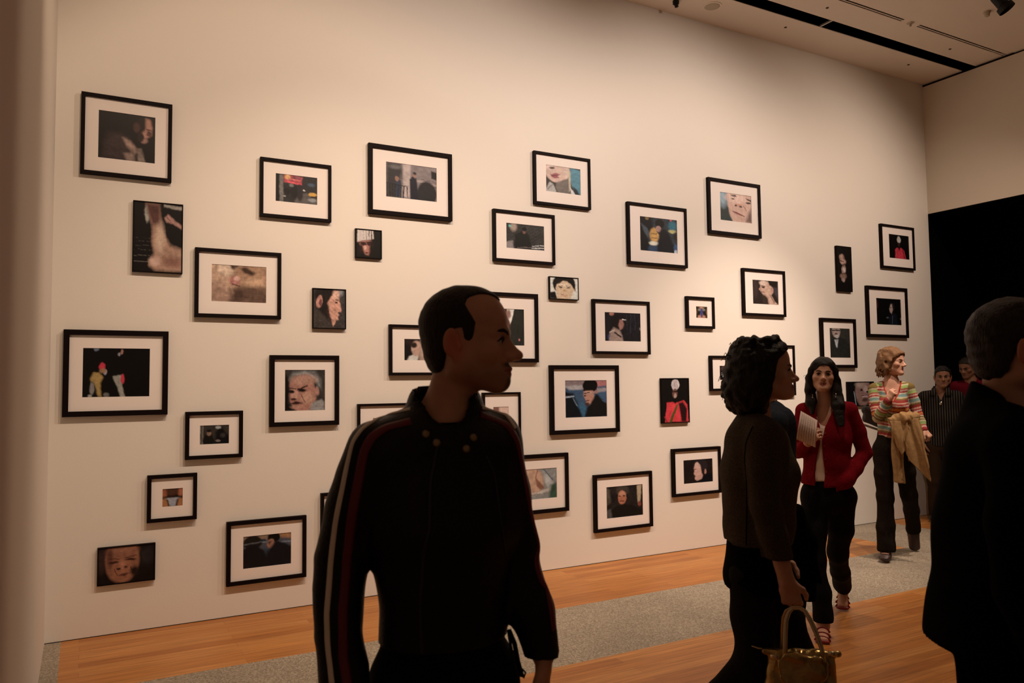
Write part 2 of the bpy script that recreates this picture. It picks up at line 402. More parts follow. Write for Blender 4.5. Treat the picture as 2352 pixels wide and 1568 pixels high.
ART = {
'A': ('040203', '''p .08,1,.1,.6,.18,.45,.35,.42,.5,.5,.68,.75,.8,1 382624 .12
p .42,.52,.56,.58,.69,.78,.63,.86,.5,.7 9a7462 .06
p .45,.85,.6,.8,.66,1,.5,1 8c6c5c .05
p .68,.72,.75,.7,.82,1,.7,1 8a7060 .04
n .35 18 3
e .79 .22 .13 .2 1c0e0c .3
e .66 .27 .06 .1 4a2820 .5
p .83,.06,.9,.08,.95,.25,.93,.4,.86,.47,.76,.5,.74,.38,.82,.3 c08068 .05
p .86,.3,.94,.36,.92,.44,.83,.42 5a3028 .03
e .8 .53 .06 .06 9a6858 .6
e .73 .46 .06 .1 281512 .5
l .84 .3 .93 .31 .012 1c0c08'''),
'B': ('070304', '''p .6,.02,1,.02,1,.07,.62,.06 a09080
e .27 .16 .05 .13 a89c8c .5
l 0 .52 .36 .52 .004 4a4038
l 0 .57 .36 .57 .004 4a4038
l 0 .63 .36 .63 .004 4a4038
l 0 .69 .38 .69 .004 544a40
l 0 .77 .38 .77 .004 5c5246
l 0 .86 .36 .86 .005 64584c
p .24,.0,.52,.02,.54,.2,.6,.4,.76,.6,1,.66,1,.98,.45,.98,.32,.9,.42,.74,.38,.55,.37,.33,.28,.14 b8866a .07
p .24,.0,.52,.02,.54,.2,.56,.33,.38,.33,.28,.14 5e342c .08
e .55 .52 .1 .2 d8ac8c .9
e .45 .85 .12 .06 d8a68c .8
e .8 .85 .2 .08 94604c .9
p .62,.22,.7,.15,.8,.2,1,.3,1,.36,.8,.28,.66,.27 b47c6c .03
l .68 .2 .78 .27 .006 503028'''),
'C': ('a87c5c', '''e .1 .45 .28 .7 cc9c7c .6
e .28 .1 .16 .2 e0b898 .5
p .32,0,.5,0,.42,.12,.36,.1 4a3024 .04
e .8 .25 .4 .3 b48260 .5
p .5,.08,.62,.02,.8,.2,.72,.26,.58,.2 4c3020 .07
e .78 .46 .2 .13 d4a078 .6
e .42 .42 .1 .13 bc7464 .4
e .46 .36 .06 .07 dca08c .5
p .33,.6,.42,.9,.36,1,.3,.95 442c20 .06
e .72 .88 .36 .34 6c4a38 .5
p .4,.68,.5,.6,.62,.75,.5,.98,.36,1 54382a .1
l .38 .52 .5 .56 .02 6a3c30
e .12 .8 .22 .3 a87c64 .8
n .2 22 5
n .12 60 6'''),
'D': ('030102', '''e .2 .03 .04 .04 707888 .5
p .12,.62,.17,.5,.25,.5,.31,.6,.27,.72,.29,.98,.24,.98,.21,.8,.17,.7,.14,.68 b48c48 .03
e .29 .38 .045 .08 d81c3c .3
e .33 .48 .025 .06 a8a0a8 .5
e .3 .46 .05 .05 a07048 .6
e .15 .82 .035 .12 8c8078 .4
e .12 .97 .03 .03 a89c90 .5
e .36 .95 .04 .05 706860 .5
p .44,.58,.57,.56,.59,.8,.63,.99,.56,.99,.51,.78 a09484 .02
e .595 .64 .03 .1 cc2038 .3
e .575 .08 .018 .05 a87060 .5
e .54 .13 .02 .04 989090 .5'''),
'E': ('383028', '''p 0,0,.05,0,.05,1,0,1 8c8070
p .09,0,.13,0,.13,1,.09,1 7c7060
l .55 0 .55 .5 .01 181210
p .12,.75,.2,.5,.42,.48,.5,.8,.5,1,.12,1 14100c .05
e .32 .42 .075 .13 8c6650 .3
e .32 .3 .08 .08 1c1410 .4
p .5,.9,.55,.5,.6,.1,.72,.1,.85,.35,.98,.6,1,1,.5,1 0c0a0c .08
e .62 .14 .09 .08 a49c94 .4
e .78 .55 .08 .1 3c3430 .8
e .62 .82 .08 .05 887468 .5
n .2 25'''),
'F': ('3a322c', '''n .2 40 2
e .43 .58 .34 .46 ac705c .12 -8
p .1,.22,.2,.06,.5,0,.75,.04,.9,.25,.92,.5,.82,.42,.74,.24,.5,.12,.28,.16,.16,.3 6c6660 .07
p .2,.12,.5,.05,.8,.2,.86,.4,.78,.28,.55,.12 9c948c .05
p 0,.1,.1,.2,.14,.5,.1,.8,.2,1,0,1 0c0606 .08
e .48 .25 .28 .12 c08870 .8
e .55 .68 .18 .14 c48c70 .8
e .25 .6 .09 .13 c88c74 .6
l .08 .43 .28 .47 .016 28120e
l .33 .48 .56 .4 .022 28120e
e .17 .53 .08 .035 180a08 .6
e .43 .5 .1 .035 180a08 .6
e .22 .71 .07 .03 441c18 .6
p .12,.82,.28,.76,.45,.82,.3,.84 3a1412 .03
e .3 .9 .15 .05 b87c64 .7
l .4 .6 .5 .78 .012 6c382c
e .8 .52 .05 .11 b8806c .4
p .6,.98,.66,.8,.9,.72,1,.8,1,1 968c84 .05
p .95,0,1,0,1,1,.97,1 4a3c30 .05
n .1 50 4'''),
'G': ('2c1608', '''e .12 .25 .14 .22 a85634 .6
e .88 .22 .14 .22 b8643c .6
e .5 .2 .28 .2 54301c .7
p 0,.6,.2,.5,.3,1,0,1 b4703c .08
p 1,.6,.8,.5,.7,1,1,1 b4703c .08
p .15,.5,.3,.62,.36,.95,.64,.95,.7,.62,.85,.5,.6,.48,.4,.48 a4a0a4 .05
l .15 .48 .85 .48 .05 1c0c08'''),
'H': ('100808', '''e .06 .35 .08 .3 3c2420 .9
e .86 .3 .14 .25 28201e .9
e .42 .38 .3 .62 a06040 .14
e .42 .12 .26 .18 9c6044 .6
e .2 .3 .06 .3 6c3c2c .9
e .27 .42 .09 .035 3c1810 .7
e .57 .37 .09 .035 3c1810 .7
l .2 .31 .36 .34 .016 502818
l .48 .32 .66 .26 .016 502818
e .42 .52 .065 .12 b87050 .7
e .36 .6 .035 .03 341410 .7
e .48 .58 .035 .03 341410 .7
p .34,.78,.44,.74,.56,.74,.46,.81 4c1c18 .04
l .28 .6 .34 .76 .012 6c3424
l .56 .56 .6 .7 .012 6c3424
e .64 .7 .07 .15 281410 .9
n .16 50 3'''),
'I': ('4c4c54', '''p 0,0,1,0,1,.13,0,.2 8c6c54 .1
p .7,0,1,0,1,.2,.75,.1 b07848 .1
p 0,.2,.45,.14,.5,.26,0,.34 283440
l .3 .22 .98 .3 .03 747c88
e .2 .22 .19 .22 1c1612 .2
l .03 .26 .36 .22 .025 5c5c5c
p 0,.4,.25,.3,.45,.5,.6,1,0,1 100e10 .06
p .42,.4,.6,.55,.5,.72 283848 .08
e .63 .12 .13 .15 080606 .15
e .57 .3 .08 .14 a06c54 .3
p .5,.25,.6,.22,.55,.32 402018 .05
p .48,.6,.68,.2,.8,.28,1,.45,1,1,.45,1 100e14 .07
n .15 26'''),
'J': ('2a2624', '''p 0,0,.1,0,.1,1,0,1 0a0707
p .1,0,.19,0,.19,1,.1,1 746a60
p .2,.02,.64,.05,.62,.33,.2,.3 b83c44 .03
e .29 .1 .07 .1 dc9c58 .5
e .5 .1 .1 .07 8c4048 .6
l .3 .27 .6 .31 .035 ff4858
l .33 .17 .58 .19 .02 f07068
n .3 38 9
p .45,1,.5,.66,.75,.6,1,.8,1,1 5c5048 .06
e .45 .6 .1 .25 181414 .4
e .28 .6 .08 .12 141210 .5
e .58 .62 .07 .3 282022 .4
e .38 .38 .05 .05 807870 .8
e .88 .64 .1 .07 dc9c34 .3
e .9 .73 .08 .03 1c1410 .4
e .87 .84 .1 .06 8c8884 .5
e .67 .52 .03 .03 d8ccc0 .5
e .85 .3 .08 .06 485468 .8
e .22 .78 .03 .02 ccc0b4 .5'''),
'K': ('84706a', '''p 0,0,.3,0,.34,.25,.28,.45,.3,1,0,1 2c2624 .12
e .18 .12 .12 .06 645a54 .8
p .33,0,.48,0,.48,.95,.33,.95 b89c90 .04
p .48,.4,1,.5,1,.56,.48,.46 a89084 .02
l .48 .47 1 .58 .006 4c4038
l .48 .36 1 .44 .006 584c44
p .88,.12,1,.14,1,.36,.88,.34 14100f .03
e .8 .8 .19 .36 201c1c .2
e .72 .9 .14 .3 201c1c .3
p .46,.42,.52,.34,.6,.4,.62,1,.47,1 141420 .03
e .56 .3 .032 .07 9c6a58 .3
e .56 .24 .035 .04 241c1c .4
p .18,.6,.2,.48,.28,.48,.3,.65,.28,.95,.2,.95 242c3c .03
e .21 .45 .035 .07 94644c .3
l 0 .6 .42 .64 .014 0c0a0a
l .03 .62 .03 1 .008 0c0a0a
l .08 .62 .08 1 .008 0c0a0a
l .13 .62 .13 1 .008 0c0a0a
l .18 .62 .18 1 .008 0c0a0a
l .24 .63 .24 1 .008 0c0a0a
l .29 .63 .29 1 .008 0c0a0a
l .35 .64 .34 1 .016 0c0a0a
l .41 .66 .42 .95 .01 2c2624
n .1 60'''),
'L': ('14100a', '''p .05,0,.68,0,.7,.3,.5,.36,.05,.45 d4bcac .04
l .28 .05 .28 .35 .012 a48c7c
l .4 .03 .42 .35 .016 8c7464
l .52 .03 .52 .33 .02 584840
l .62 .03 .62 .32 .02 3c302c
p .1,.45,.6,.36,.66,.55,.58,.72,.5,.9,.38,.88,.25,.7 b8705c .08
p .55,.4,.7,.4,.7,.9,.52,.9 1c100c .1
e .3 .52 .13 .05 381814 .5
e .52 .5 .09 .06 401c18 .5
l .1 .48 .62 .44 .018 1c0c0c
e .36 .65 .05 .09 dca48c .5
e .42 .82 .06 .025 54201c .6
e .2 .7 .08 .15 2c1410 .7'''),
'M': ('3c322e', '''p .7,0,1,0,1,1,.8,.9 443a36 .1
e .85 .06 .08 .1 8c8480 .9
e .38 .14 .34 .24 241a16 .15
e .35 .5 .25 .25 241a16 .4
p .62,.12,.74,.04,.8,.05,.8,.3,.88,.52,.86,.58,.78,.58,.8,.66,.76,.7,.78,.78,.7,.8,.62,.95,.55,.8,.45,.5,.42,.36 d89478 .03
e .7 .14 .1 .12 e8ac90 .7
p .45,.36,.5,.6,.58,.85,.5,.8,.4,.55 3c241c .06
l .7 .28 .78 .27 .012 28140e
e .71 .34 .05 .02 402018 .5
l .68 .7 .78 .7 .01 8c3c38
e .79 .6 .03 .015 40201c .6
e .19 .32 .09 .16 c4806c .2 10
e .22 .34 .04 .09 78403a .5
p 0,.55,.15,.5,.35,.7,.5,.88,.55,1,0,1 443830 .06
n .3 60 4'''),
'N': ('181210', '''e .45 .05 .5 .3 2c1c18 .4
p .1,1,.15,.8,.3,.72,.45,.75,.4,1 d4c4b4 .05
e .38 .45 .16 .35 c89880 .3
e .3 .3 .1 .12 302018 .5
p .5,0,.75,0,.7,1,.45,1 b48c74 .08
e .62 .5 .1 .4 d0a890 .8
p .8,.3,1,.2,1,1,.78,1 3c7c94 .06'''),
'O': ('2c2a22', '''p 0,0,.7,0,.72,.4,.5,1,0,1 6c3c2c .05
p .62,0,.8,0,.74,.3,.7,.42,.64,.22 ecdccc .02
e .66 .14 .05 .12 a07060 .6
p .78,0,1,0,1,1,.6,1,.7,.5 2c2a22 .02
e .88 .84 .02 .03 c86c64 .4'''),
'P': ('2c2018', '''p .7,0,1,.06,1,1,.85,1,.7,.5 44808c .03
p .78,.7,.9,.8,.98,1,.8,1 1c2028 .05
e .32 .12 .36 .5 d4a890 .12
e .15 .05 .1 .12 e4bca8 .8
e .18 .1 .08 .05 583830 .6
p .12,.34,.28,.28,.42,.3,.34,.4,.4,.44,.26,.48,.16,.42 9c4448 .03
l .16 .38 .36 .36 .014 401414
e .28 .54 .1 .06 d0a08c .8
e .6 .2 .08 .3 dcb49c .8
p .3,.62,.62,.42,.66,.3,.7,1,.35,1,.28,.8 746458 .04
p .64,.15,.7,.15,.72,.8,.66,.9 c8b090 .04
p .7,.75,.78,.85,.84,1,.72,1 d8ccc0 .03
p 0,.9,.12,.62,.22,.7,.3,.9,.3,1,0,1 b0a498 .04
l .05 .9 .2 .7 .012 605448
l .22 .7 .34 1 .02 584c40
n .08 40'''),
'Q': ('36302c', '''n .5 45 8
e .2 .15 .08 .16 a88c78 .8
e .11 .12 .03 .05 5cb0a0 .5
p 0,.75,.18,.68,.2,1,0,1 8c7c74 .05
p .2,.85,.24,.45,.38,.3,.5,.28,.6,.42,.64,.7,.66,.98,.25,.98 161810 .06
e .475 .3 .04 .08 7c5040 .4
e .475 .2 .06 .08 100c0a .3
l .3 .94 .62 .9 .02 6c5c54
l .68 .84 1 .78 .014 e0d4cc
l .66 .92 1 .88 .018 e8dcd0
l .72 1 .95 .98 .02 d8ccc0'''),
'R': ('e0d4c0', '''e .5 .3 .4 .48 1c1410 .1
p 0,.72,.18,.66,.26,1,0,1 16100e .04
p .26,1,.2,.5,.26,.3,.45,.16,.6,.16,.76,.32,.84,.5,.78,.85,.7,1 dcb48c .03
e .5 .35 .2 .08 ecc8a4 .8
p .24,.32,.4,.18,.46,.06,.56,.06,.6,.18,.76,.36,.66,.24,.55,.14,.46,.16,.34,.28 1c1410 .02
l .3 .42 .45 .39 .014 2c1c14
l .57 .38 .72 .42 .014 2c1c14
e .38 .47 .06 .025 2c1810 .5
e .65 .47 .06 .025 2c1810 .5
l .36 .53 .42 .54 .008 a07050
e .52 .6 .06 .05 c8946c .7
l .48 .63 .57 .63 .01 8c5840
l .4 .8 .62 .8 .014 84443c
e .51 .85 .09 .03 c88c74 .7
e .88 .52 .03 .1 b8886c .5
p .8,.2,.9,.3,.9,.6,.84,.4 1c1410 .03'''),
'S': ('2a3238', '''n .4 26 4
p 0,0,.3,0,.36,.3,.3,.6,.2,.5,.26,1,0,1 0c0c12 .06
p .03,.2,.2,.35,.28,.5,.22,.6,.1,.4 485058 .04
e .38 .52 .12 .2 d89c4c .4
l .3 .48 .45 .48 .012 7c5420
l .3 .6 .45 .6 .012 684818
e .36 .75 .12 .06 e0d0b4 .5
e .35 .92 .14 .1 28405c .5
e .53 .16 .12 .13 0c0a08 .15
e .5 .33 .07 .1 b48474 .3
p .44,.4,.55,.42,.5,.48 241410 .04
p .55,.35,.68,.3,.8,.5,.95,.9,.9,1,.45,1,.5,.6 0e1018 .06
e .88 .2 .12 .14 1c6c7c .6
e .86 .35 .1 .05 c8b870 .6
e .95 .5 .05 .08 282018 .6
e .96 .85 .06 .12 2c5884 .6
e .83 .03 .03 .03 e84858 .5
e .2 .05 .05 .05 8c6830 .6
e .95 .95 .04 .06 c0c0c4 .5'''),
'T': ('1c181c', '''n .35 30 4
e .2 .05 .06 .08 b4745c .5
l .62 .05 .62 .6 .01 34303c
l .72 .05 .72 .7 .01 34303c
l .84 .05 .84 .6 .01 34303c
e .14 .85 .06 .1 283860 .8
p .15,.45,.25,.1,.45,.05,.5,.2,.42,.4,.4,.6,.2,.6 1c1414 .07
p .42,.25,.5,.25,.54,.4,.5,.55,.42,.6,.38,.45 a46c5c .04
l .5 .24 .58 .25 .02 ece0d8
p .12,.98,.14,.72,.25,.52,.4,.6,.48,.8,.5,1 a08070 .05
l .14 .7 .28 .6 .02 d0b0a0
l .28 .7 .44 .85 .03 2c201c
e .98 .55 .03 .05 7c6c74 .6
n .12 60'''),
'U': ('a4704c', '''p 0,0,.3,.1,.45,.5,.3,.9,0,1,.1,.5 241c14 .1
p 1,0,.7,.1,.55,.5,.7,.9,1,1,.9,.5 241c14 .1
e .5 .5 .1 .42 38387c .3
e .3 .3 .12 .1 7c7460 .8
e .7 .3 .12 .1 7c7460 .8
e .5 .1 .08 .08 c88864 .6
e .3 .85 .12 .1 c07c58 .7
e .7 .85 .12 .1 c07c58 .7'''),
'V': ('20302e', '''e .1 .2 .14 .3 8ca0a8 .9
p .24,.0,1,0,1,1,.4,1,.3,.75,.24,.4 d8a48c .05
e .5 .16 .3 .14 e8b8a0 .8
p .82,.1,1,.16,1,.22,.86,.17 241410 .03
p .34,.06,.5,.04,.54,.1,.4,.1 40241c .03
e .9 .27 .09 .03 30180e .6
e .42 .18 .06 .02 583020 .6
e .62 .28 .08 .16 e8b49c .6
e .6 .4 .12 .06 c88870 .6
e .5 .42 .035 .03 3c1814 .5
e .66 .45 .05 .03 40201a .5
p .4,.62,.55,.66,.76,.76,.6,.76,.44,.7 a8504c .03
l .4 .64 .76 .76 .014 4c1c1c
e .6 .88 .16 .08 d09c84 .8
p .8,.95,.92,.6,1,.45,1,1 78584c .1
l .74 .4 .84 .56 .016 94604c'''),
'W': ('2c201a', '''p .78,0,1,0,1,.8,.85,.5 44383a .06
e .12 .3 .1 .4 3c2c24 .9
p .32,.15,.5,.02,.68,.05,.78,.3,.8,.5,.72,.6,.84,.85,.98,.98,.6,1,.55,.72,.42,.64,.3,.45 c4967c .05
e .42 .12 .14 .1 dcb49c .7
p .6,.0,1,0,.95,.3,.78,.24,.66,.2 241812 .05
e .77 .38 .05 .12 b4806c .3
l .36 .24 .48 .26 .02 402418
e .42 .3 .06 .03 28120c .6
e .3 .38 .05 .05 b07c64 .5
l .34 .5 .46 .48 .016 6c302c
p .36,.58,.5,.62,.58,.72,.62,1,.4,1 38281e .08
l .66 .58 .84 .92 .02 885c48'''),
'X': ('0c0705', '''e .36 .27 .17 .09 8c5c48 .5
e .3 .25 .12 .07 b48870 .6
e .42 .34 .2 .06 c08c78 .6
l .2 .33 .5 .345 .012 3c1c18
p .4,.44,.55,.42,.62,.5,.55,.6,.35,.62,.3,.5 a87c68 .05
e .5 .52 .1 .05 ccb0a0 .6
e .42 .66 .22 .06 8c6450 .6
l .2 .62 .6 .6 .01 2c1810
e .4 .74 .12 .05 a88070 .7
n .3 50'''),
'Y': ('050202', '''e .5 .2 .09 .14 b8a898 .25
e .5 .4 .055 .08 3c1a18 .4
p .3,.62,.38,.54,.62,.54,.76,.66,.84,1,.3,1 cc1430 .03
p .44,.5,.56,.5,.52,.7 180808 .04
l .68 .62 .78 .98 .02 3c0810
l .44 .6 .4 1 .01 780c1c'''),
'Z': ('060404', '''e .03 .25 .05 .16 481c24 .5
e .44 .72 .05 .03 48444c .7
p .5,.8,.56,.58,.66,.52,.8,.6,.86,1,.5,1 11131c .04
e .64 .3 .11 .14 1c1816 .4
p .58,.22,.64,.2,.66,.42,.6,.56,.55,.5,.53,.38 b89484 .04
l .55 .34 .61 .34 .016 381c18
l .64 .65 .62 .95 .008 586474
e .98 .75 .03 .04 706c74 .5'''),
'AA': ('322e26', '''n .15 30
p .05,.45,.2,.3,.5,.3,.85,.42,1,.6,1,1,0,1 26241f .06
e .33 .1 .2 .22 a88c7c .2
l .15 .08 .5 .08 .025 1c1412
e .33 .2 .08 .03 5c3830 .6
e .36 .28 .1 .06 c0aca0 .6
p .22,.4,.42,.38,.36,.66,.3,.62 b0aca8 .04
l .5 .42 .5 .98 .006 100e0c
n .2 60 5'''),
'AC': ('1c100e', '''e .3 .2 .2 .15 503838 .8
l .12 .5 .5 .5 .02 d0c8c8
l .12 .62 .55 .62 .02 d0c8c8
l .12 .76 .55 .76 .02 a8a0a0
l .22 .42 .22 .85 .02 dcd4d4
l .34 .42 .34 .85 .02 dcd4d4
l .46 .42 .46 .85 .02 b8b0b0
l .7 .4 .7 .85 .02 b8b0b0'''),
'AB': ('6c7078', '''p 0,.6,.4,.4,1,.7,1,1,0,1 2c3038 .08
e .5 .3 .15 .2 b48c78 .4'''),
'AD': ('0d0a0b', '''e .58 .4 .3 .62 8c6458 .2
l .23 .4 .3 1 .016 8c9ca0
e .5 .1 .2 .12 a88878 .8
e .68 .3 .09 .14 b8948a .7
e .52 .33 .05 .05 281410 .6
e .76 .42 .06 .04 301814 .5
p .5,.58,.62,.54,.82,.56,.74,.64,.56,.64 c09490 .03
l .5 .58 .82 .57 .016 381814
e .64 .76 .12 .08 4c302a .8'''),
'AE': ('36526c', '''p 0,0,1,0,1,.1,.0,.2 8c7470 .08
p .68,.02,1,0,1,.16,.7,.18 b86c68 .06
p 0,.16,.45,.13,.45,.24,.1,.26 b0a4a0 .05
p .35,.2,.98,.22,1,.3,.7,.35 9c8c8c .04
p 0,.3,.2,.36,.32,.7,.44,1,0,1 101218 .06
l .03 .45 .2 .44 .03 98a4b0
l .2 .5 .28 .68 .02 60707c
e .6 .14 .18 .17 0c0b09 .12
p .43,.24,.76,.22,.76,.3,.44,.3 0c0b09 .03
p .44,.3,.66,.28,.7,.4,.66,.62,.56,.68,.5,.62,.48,.5,.43,.42 bc8068 .03
e .55 .34 .08 .03 dcac94 .7
l .45 .36 .58 .34 .018 40201a
e .47 .42 .03 .02 28120e .5
l .49 .56 .56 .56 .018 58282a
e .52 .66 .06 .05 4c302a .6
e .74 .32 .04 .06 a87464 .5
p .42,.8,.58,.68,.74,.38,.8,.42,.96,.62,1,.62,1,1,.45,1 151311 .05
l .9 .56 1 .62 .02 3c5068
p .3,.7,.42,.6,.5,.75,.44,1 2c607c .07'''),
'AF': ('100b08', '''e .5 .14 .15 .13 ccb4ac .12
l .45 .05 .45 .24 .01 8c746c
l .52 .05 .52 .24 .01 8c746c
l .58 .07 .58 .24 .01 7c645c
e .48 .33 .1 .11 704438 .3
l .4 .29 .58 .3 .016 1c0c0a
e .5 .39 .05 .05 b08878 .5
p .18,.56,.4,.52,.48,.56,.6,.54,.82,.5,.95,.62,.98,.98,.1,.98,.15,.75 e0202e .025
p .62,.56,.8,.54,.92,.7,.9,.98,.72,.98 2c0e0e .05
l .93 .6 .97 .96 .02 d01c34
p .52,.6,.6,.58,.36,1,.24,1 54501c .02
p .44,.5,.56,.52,.5,.58 0c0806 .03
l .1 .86 .18 .98 .02 8c1420
n .08 60'''),
'AG': ('dcac94', '''p 0,0,.4,0,.35,1,0,1 8c5c50 .1
e .7 .4 .3 .4 ecc0a8 .8'''),
'AH': ('c09080', '''p 0,.2,1,.4,1,1,0,1 6c4c44 .2'''),
'AI': ('8c8880', '''e .35 .4 .34 .46 cc9c7c .2
p 0,.0,.3,0,.2,.2,0,.3 44342c .06
l .55 .05 .5 .3 .02 a86c54
p .5,.3,.6,.42,.72,.66,.6,.7,.52,.55 905c44 .04
p .68,.1,.85,.3,.92,.6,.8,.7,.72,.45 b0aca4 .05
p .35,.8,.6,.75,.92,.6,.9,.72,.6,.85,.3,.9 c4b4a4 .03
l .3 .84 .6 .84 .014 504440
p .85,.55,1,.5,1,1,.8,1 34503c .08
l .7 .06 .9 .4 .02 606870
n .15 26'''),
'AJ': ('241c1a', '''p 0,0,.1,.1,.12,.5,0,.6 54483c .06
n .4 26
e .44 .16 .17 .16 44382e .4
e .43 .38 .11 .22 b46848 .2
e .43 .26 .09 .08 c88060 .7
e .37 .34 .03 .02 341810 .5
e .48 .34 .03 .02 341810 .5
l .38 .5 .48 .5 .016 4c1c18
p .05,1,.1,.75,.3,.62,.5,.6,.75,.66,.98,.85,1,1 120f0d .05
p .84,.05,.97,0,.95,.3,.92,.6,.86,.65,.85,.4 b89c78 .03
e .9 .62 .04 .08 903c28 .5
p 0,.75,.12,.7,.15,1,.0,1 504c48 .05'''),
'AK': ('1e1310', '''n .3 26
e .58 .28 .24 .28 2a2020 .2
p .4,.2,.48,.12,.58,.25,.62,.5,.66,.7,.6,.88,.45,.9,.38,.82,.4,.7,.35,.6,.38,.5,.36,.4 d49c88 .04
e .47 .25 .07 .1 e0b09c .7
l .37 .42 .45 .41 .014 341814
e .74 .54 .04 .1 b87c6c .4
l .37 .7 .42 .7 .014 84383c
p .6,.4,.72,.45,.7,.62,.62,.6 241816 .05
p .4,1,.5,.92,.68,.78,.85,.62,1,.66,1,1 0b0b12 .04'''),
'AL': ('4c4038', 'n .4 20'),
}
PICS = {
'A':([-0.047, 0.498, 2.975, 3.514],[0.055, 0.394, 3.095, 3.411],0.024),
'B':([0.267, 0.575, 2.353, 2.831],None,0.007),
'C':([0.654, 1.235, 2.063, 2.543],[0.764, 1.132, 2.177, 2.435],0.025),
'D':([-0.12, 0.493, 1.401, 1.958],[-0.009, 0.381, 1.525, 1.841],0.034),
'E':([0.605, 0.978, 1.092, 1.415],[0.698, 0.887, 1.191, 1.319],0.025),
'F':([1.16, 1.661, 1.293, 1.805],[1.268, 1.558, 1.404, 1.699],0.032),
'G':([0.377, 0.683, 0.692, 1.002],[0.47, 0.594, 0.789, 0.906],0.024),
'H':([0.093, 0.431, 0.319, 0.56],None,0.007),
'I':([0.877, 1.422, 0.214, 0.651],[0.988, 1.316, 0.319, 0.539],0.027),
'J':([1.084, 1.6, 2.801, 3.232],[1.195, 1.497, 2.925, 3.128],0.022),
'K':([1.891, 2.593, 2.901, 3.45],[2.035, 2.462, 3.048, 3.323],0.032),
'L':([1.788, 1.997, 2.551, 2.775],None,0.007),
'M':([1.464, 1.715, 2.003, 2.303],None,0.007),
'P':([3.368, 3.956, 3.129, 3.591],[3.496, 3.855, 3.254, 3.487],0.022),
'Q':([2.968, 3.57, 2.606, 3.044],[3.096, 3.467, 2.726, 2.938],0.024),
'R':([3.511, 3.812, 2.31, 2.508],None,0.007),
'S':([4.363, 5.072, 2.673, 3.251],[4.514, 4.959, 2.81, 3.13],0.025),
'T':([3.958, 4.597, 1.839, 2.329],[4.093, 4.495, 1.958, 2.217],0.025),
'U':([5.046, 5.401, 2.096, 2.404],[5.174, 5.317, 2.2, 2.311],0.025),
'V':([5.358, 6.071, 3.042, 3.599],[5.525, 5.952, 3.19, 3.471],0.03),
'W':([5.792, 6.394, 2.245, 2.723],[5.937, 6.3, 2.368, 2.613],0.025),
'X':([7.213, 7.457, 2.557, 3.06],None,0.007),
'Y':([7.974, 8.583, 2.865, 3.373],[8.131, 8.496, 2.99, 3.268],0.024),
'Z':([7.689, 8.409, 2.064, 2.644],[7.863, 8.3, 2.211, 2.511],0.034),
'AA':([6.919, 7.483, 1.716, 2.255],[7.067, 7.393, 1.828, 2.148],0.034),
'AE':([3.502, 4.228, 1.141, 1.738],[3.66, 4.099, 1.283, 1.605],0.036),
'AF':([4.719, 5.055, 1.197, 1.619],None,0.007),
'AJ':([3.94, 4.582, 0.269, 0.771],[4.077, 4.479, 0.38, 0.656],0.028),
'AK':([4.831, 5.431, 0.509, 0.955],[4.97, 5.333, 0.622, 0.842],0.028),
'N':([2.056, 2.58, 1.656, 2.05],[2.181, 2.455, 1.774, 1.94],0.022),
'O':([2.59, 3.39, 1.761, 2.344],[2.817, 3.257, 1.903, 2.209],0.032),
'AG':([2.855, 3.208, 1.042, 1.512],[2.955, 3.098, 1.152, 1.392],0.018),
'AH':([1.805, 2.425, 0.982, 1.442],[1.926, 2.304, 1.102, 1.333],0.018),
'AI':([2.953, 3.673, 0.488, 0.984],[3.14, 3.56, 0.609, 0.861],0.032),
'AL':([1.529, 2.029, 0.378, 0.798],[1.639, 1.919, 0.488, 0.678],0.022),
'AC':([5.331, 5.781, 1.49, 1.835],[5.459, 5.689, 1.598, 1.736],0.024),
'AB':([6.062, 6.502, 1.431, 1.951],[6.172, 6.392, 1.551, 1.831],0.022),
'AD':([7.319, 7.759, 1.293, 1.565],None,0.007),
}
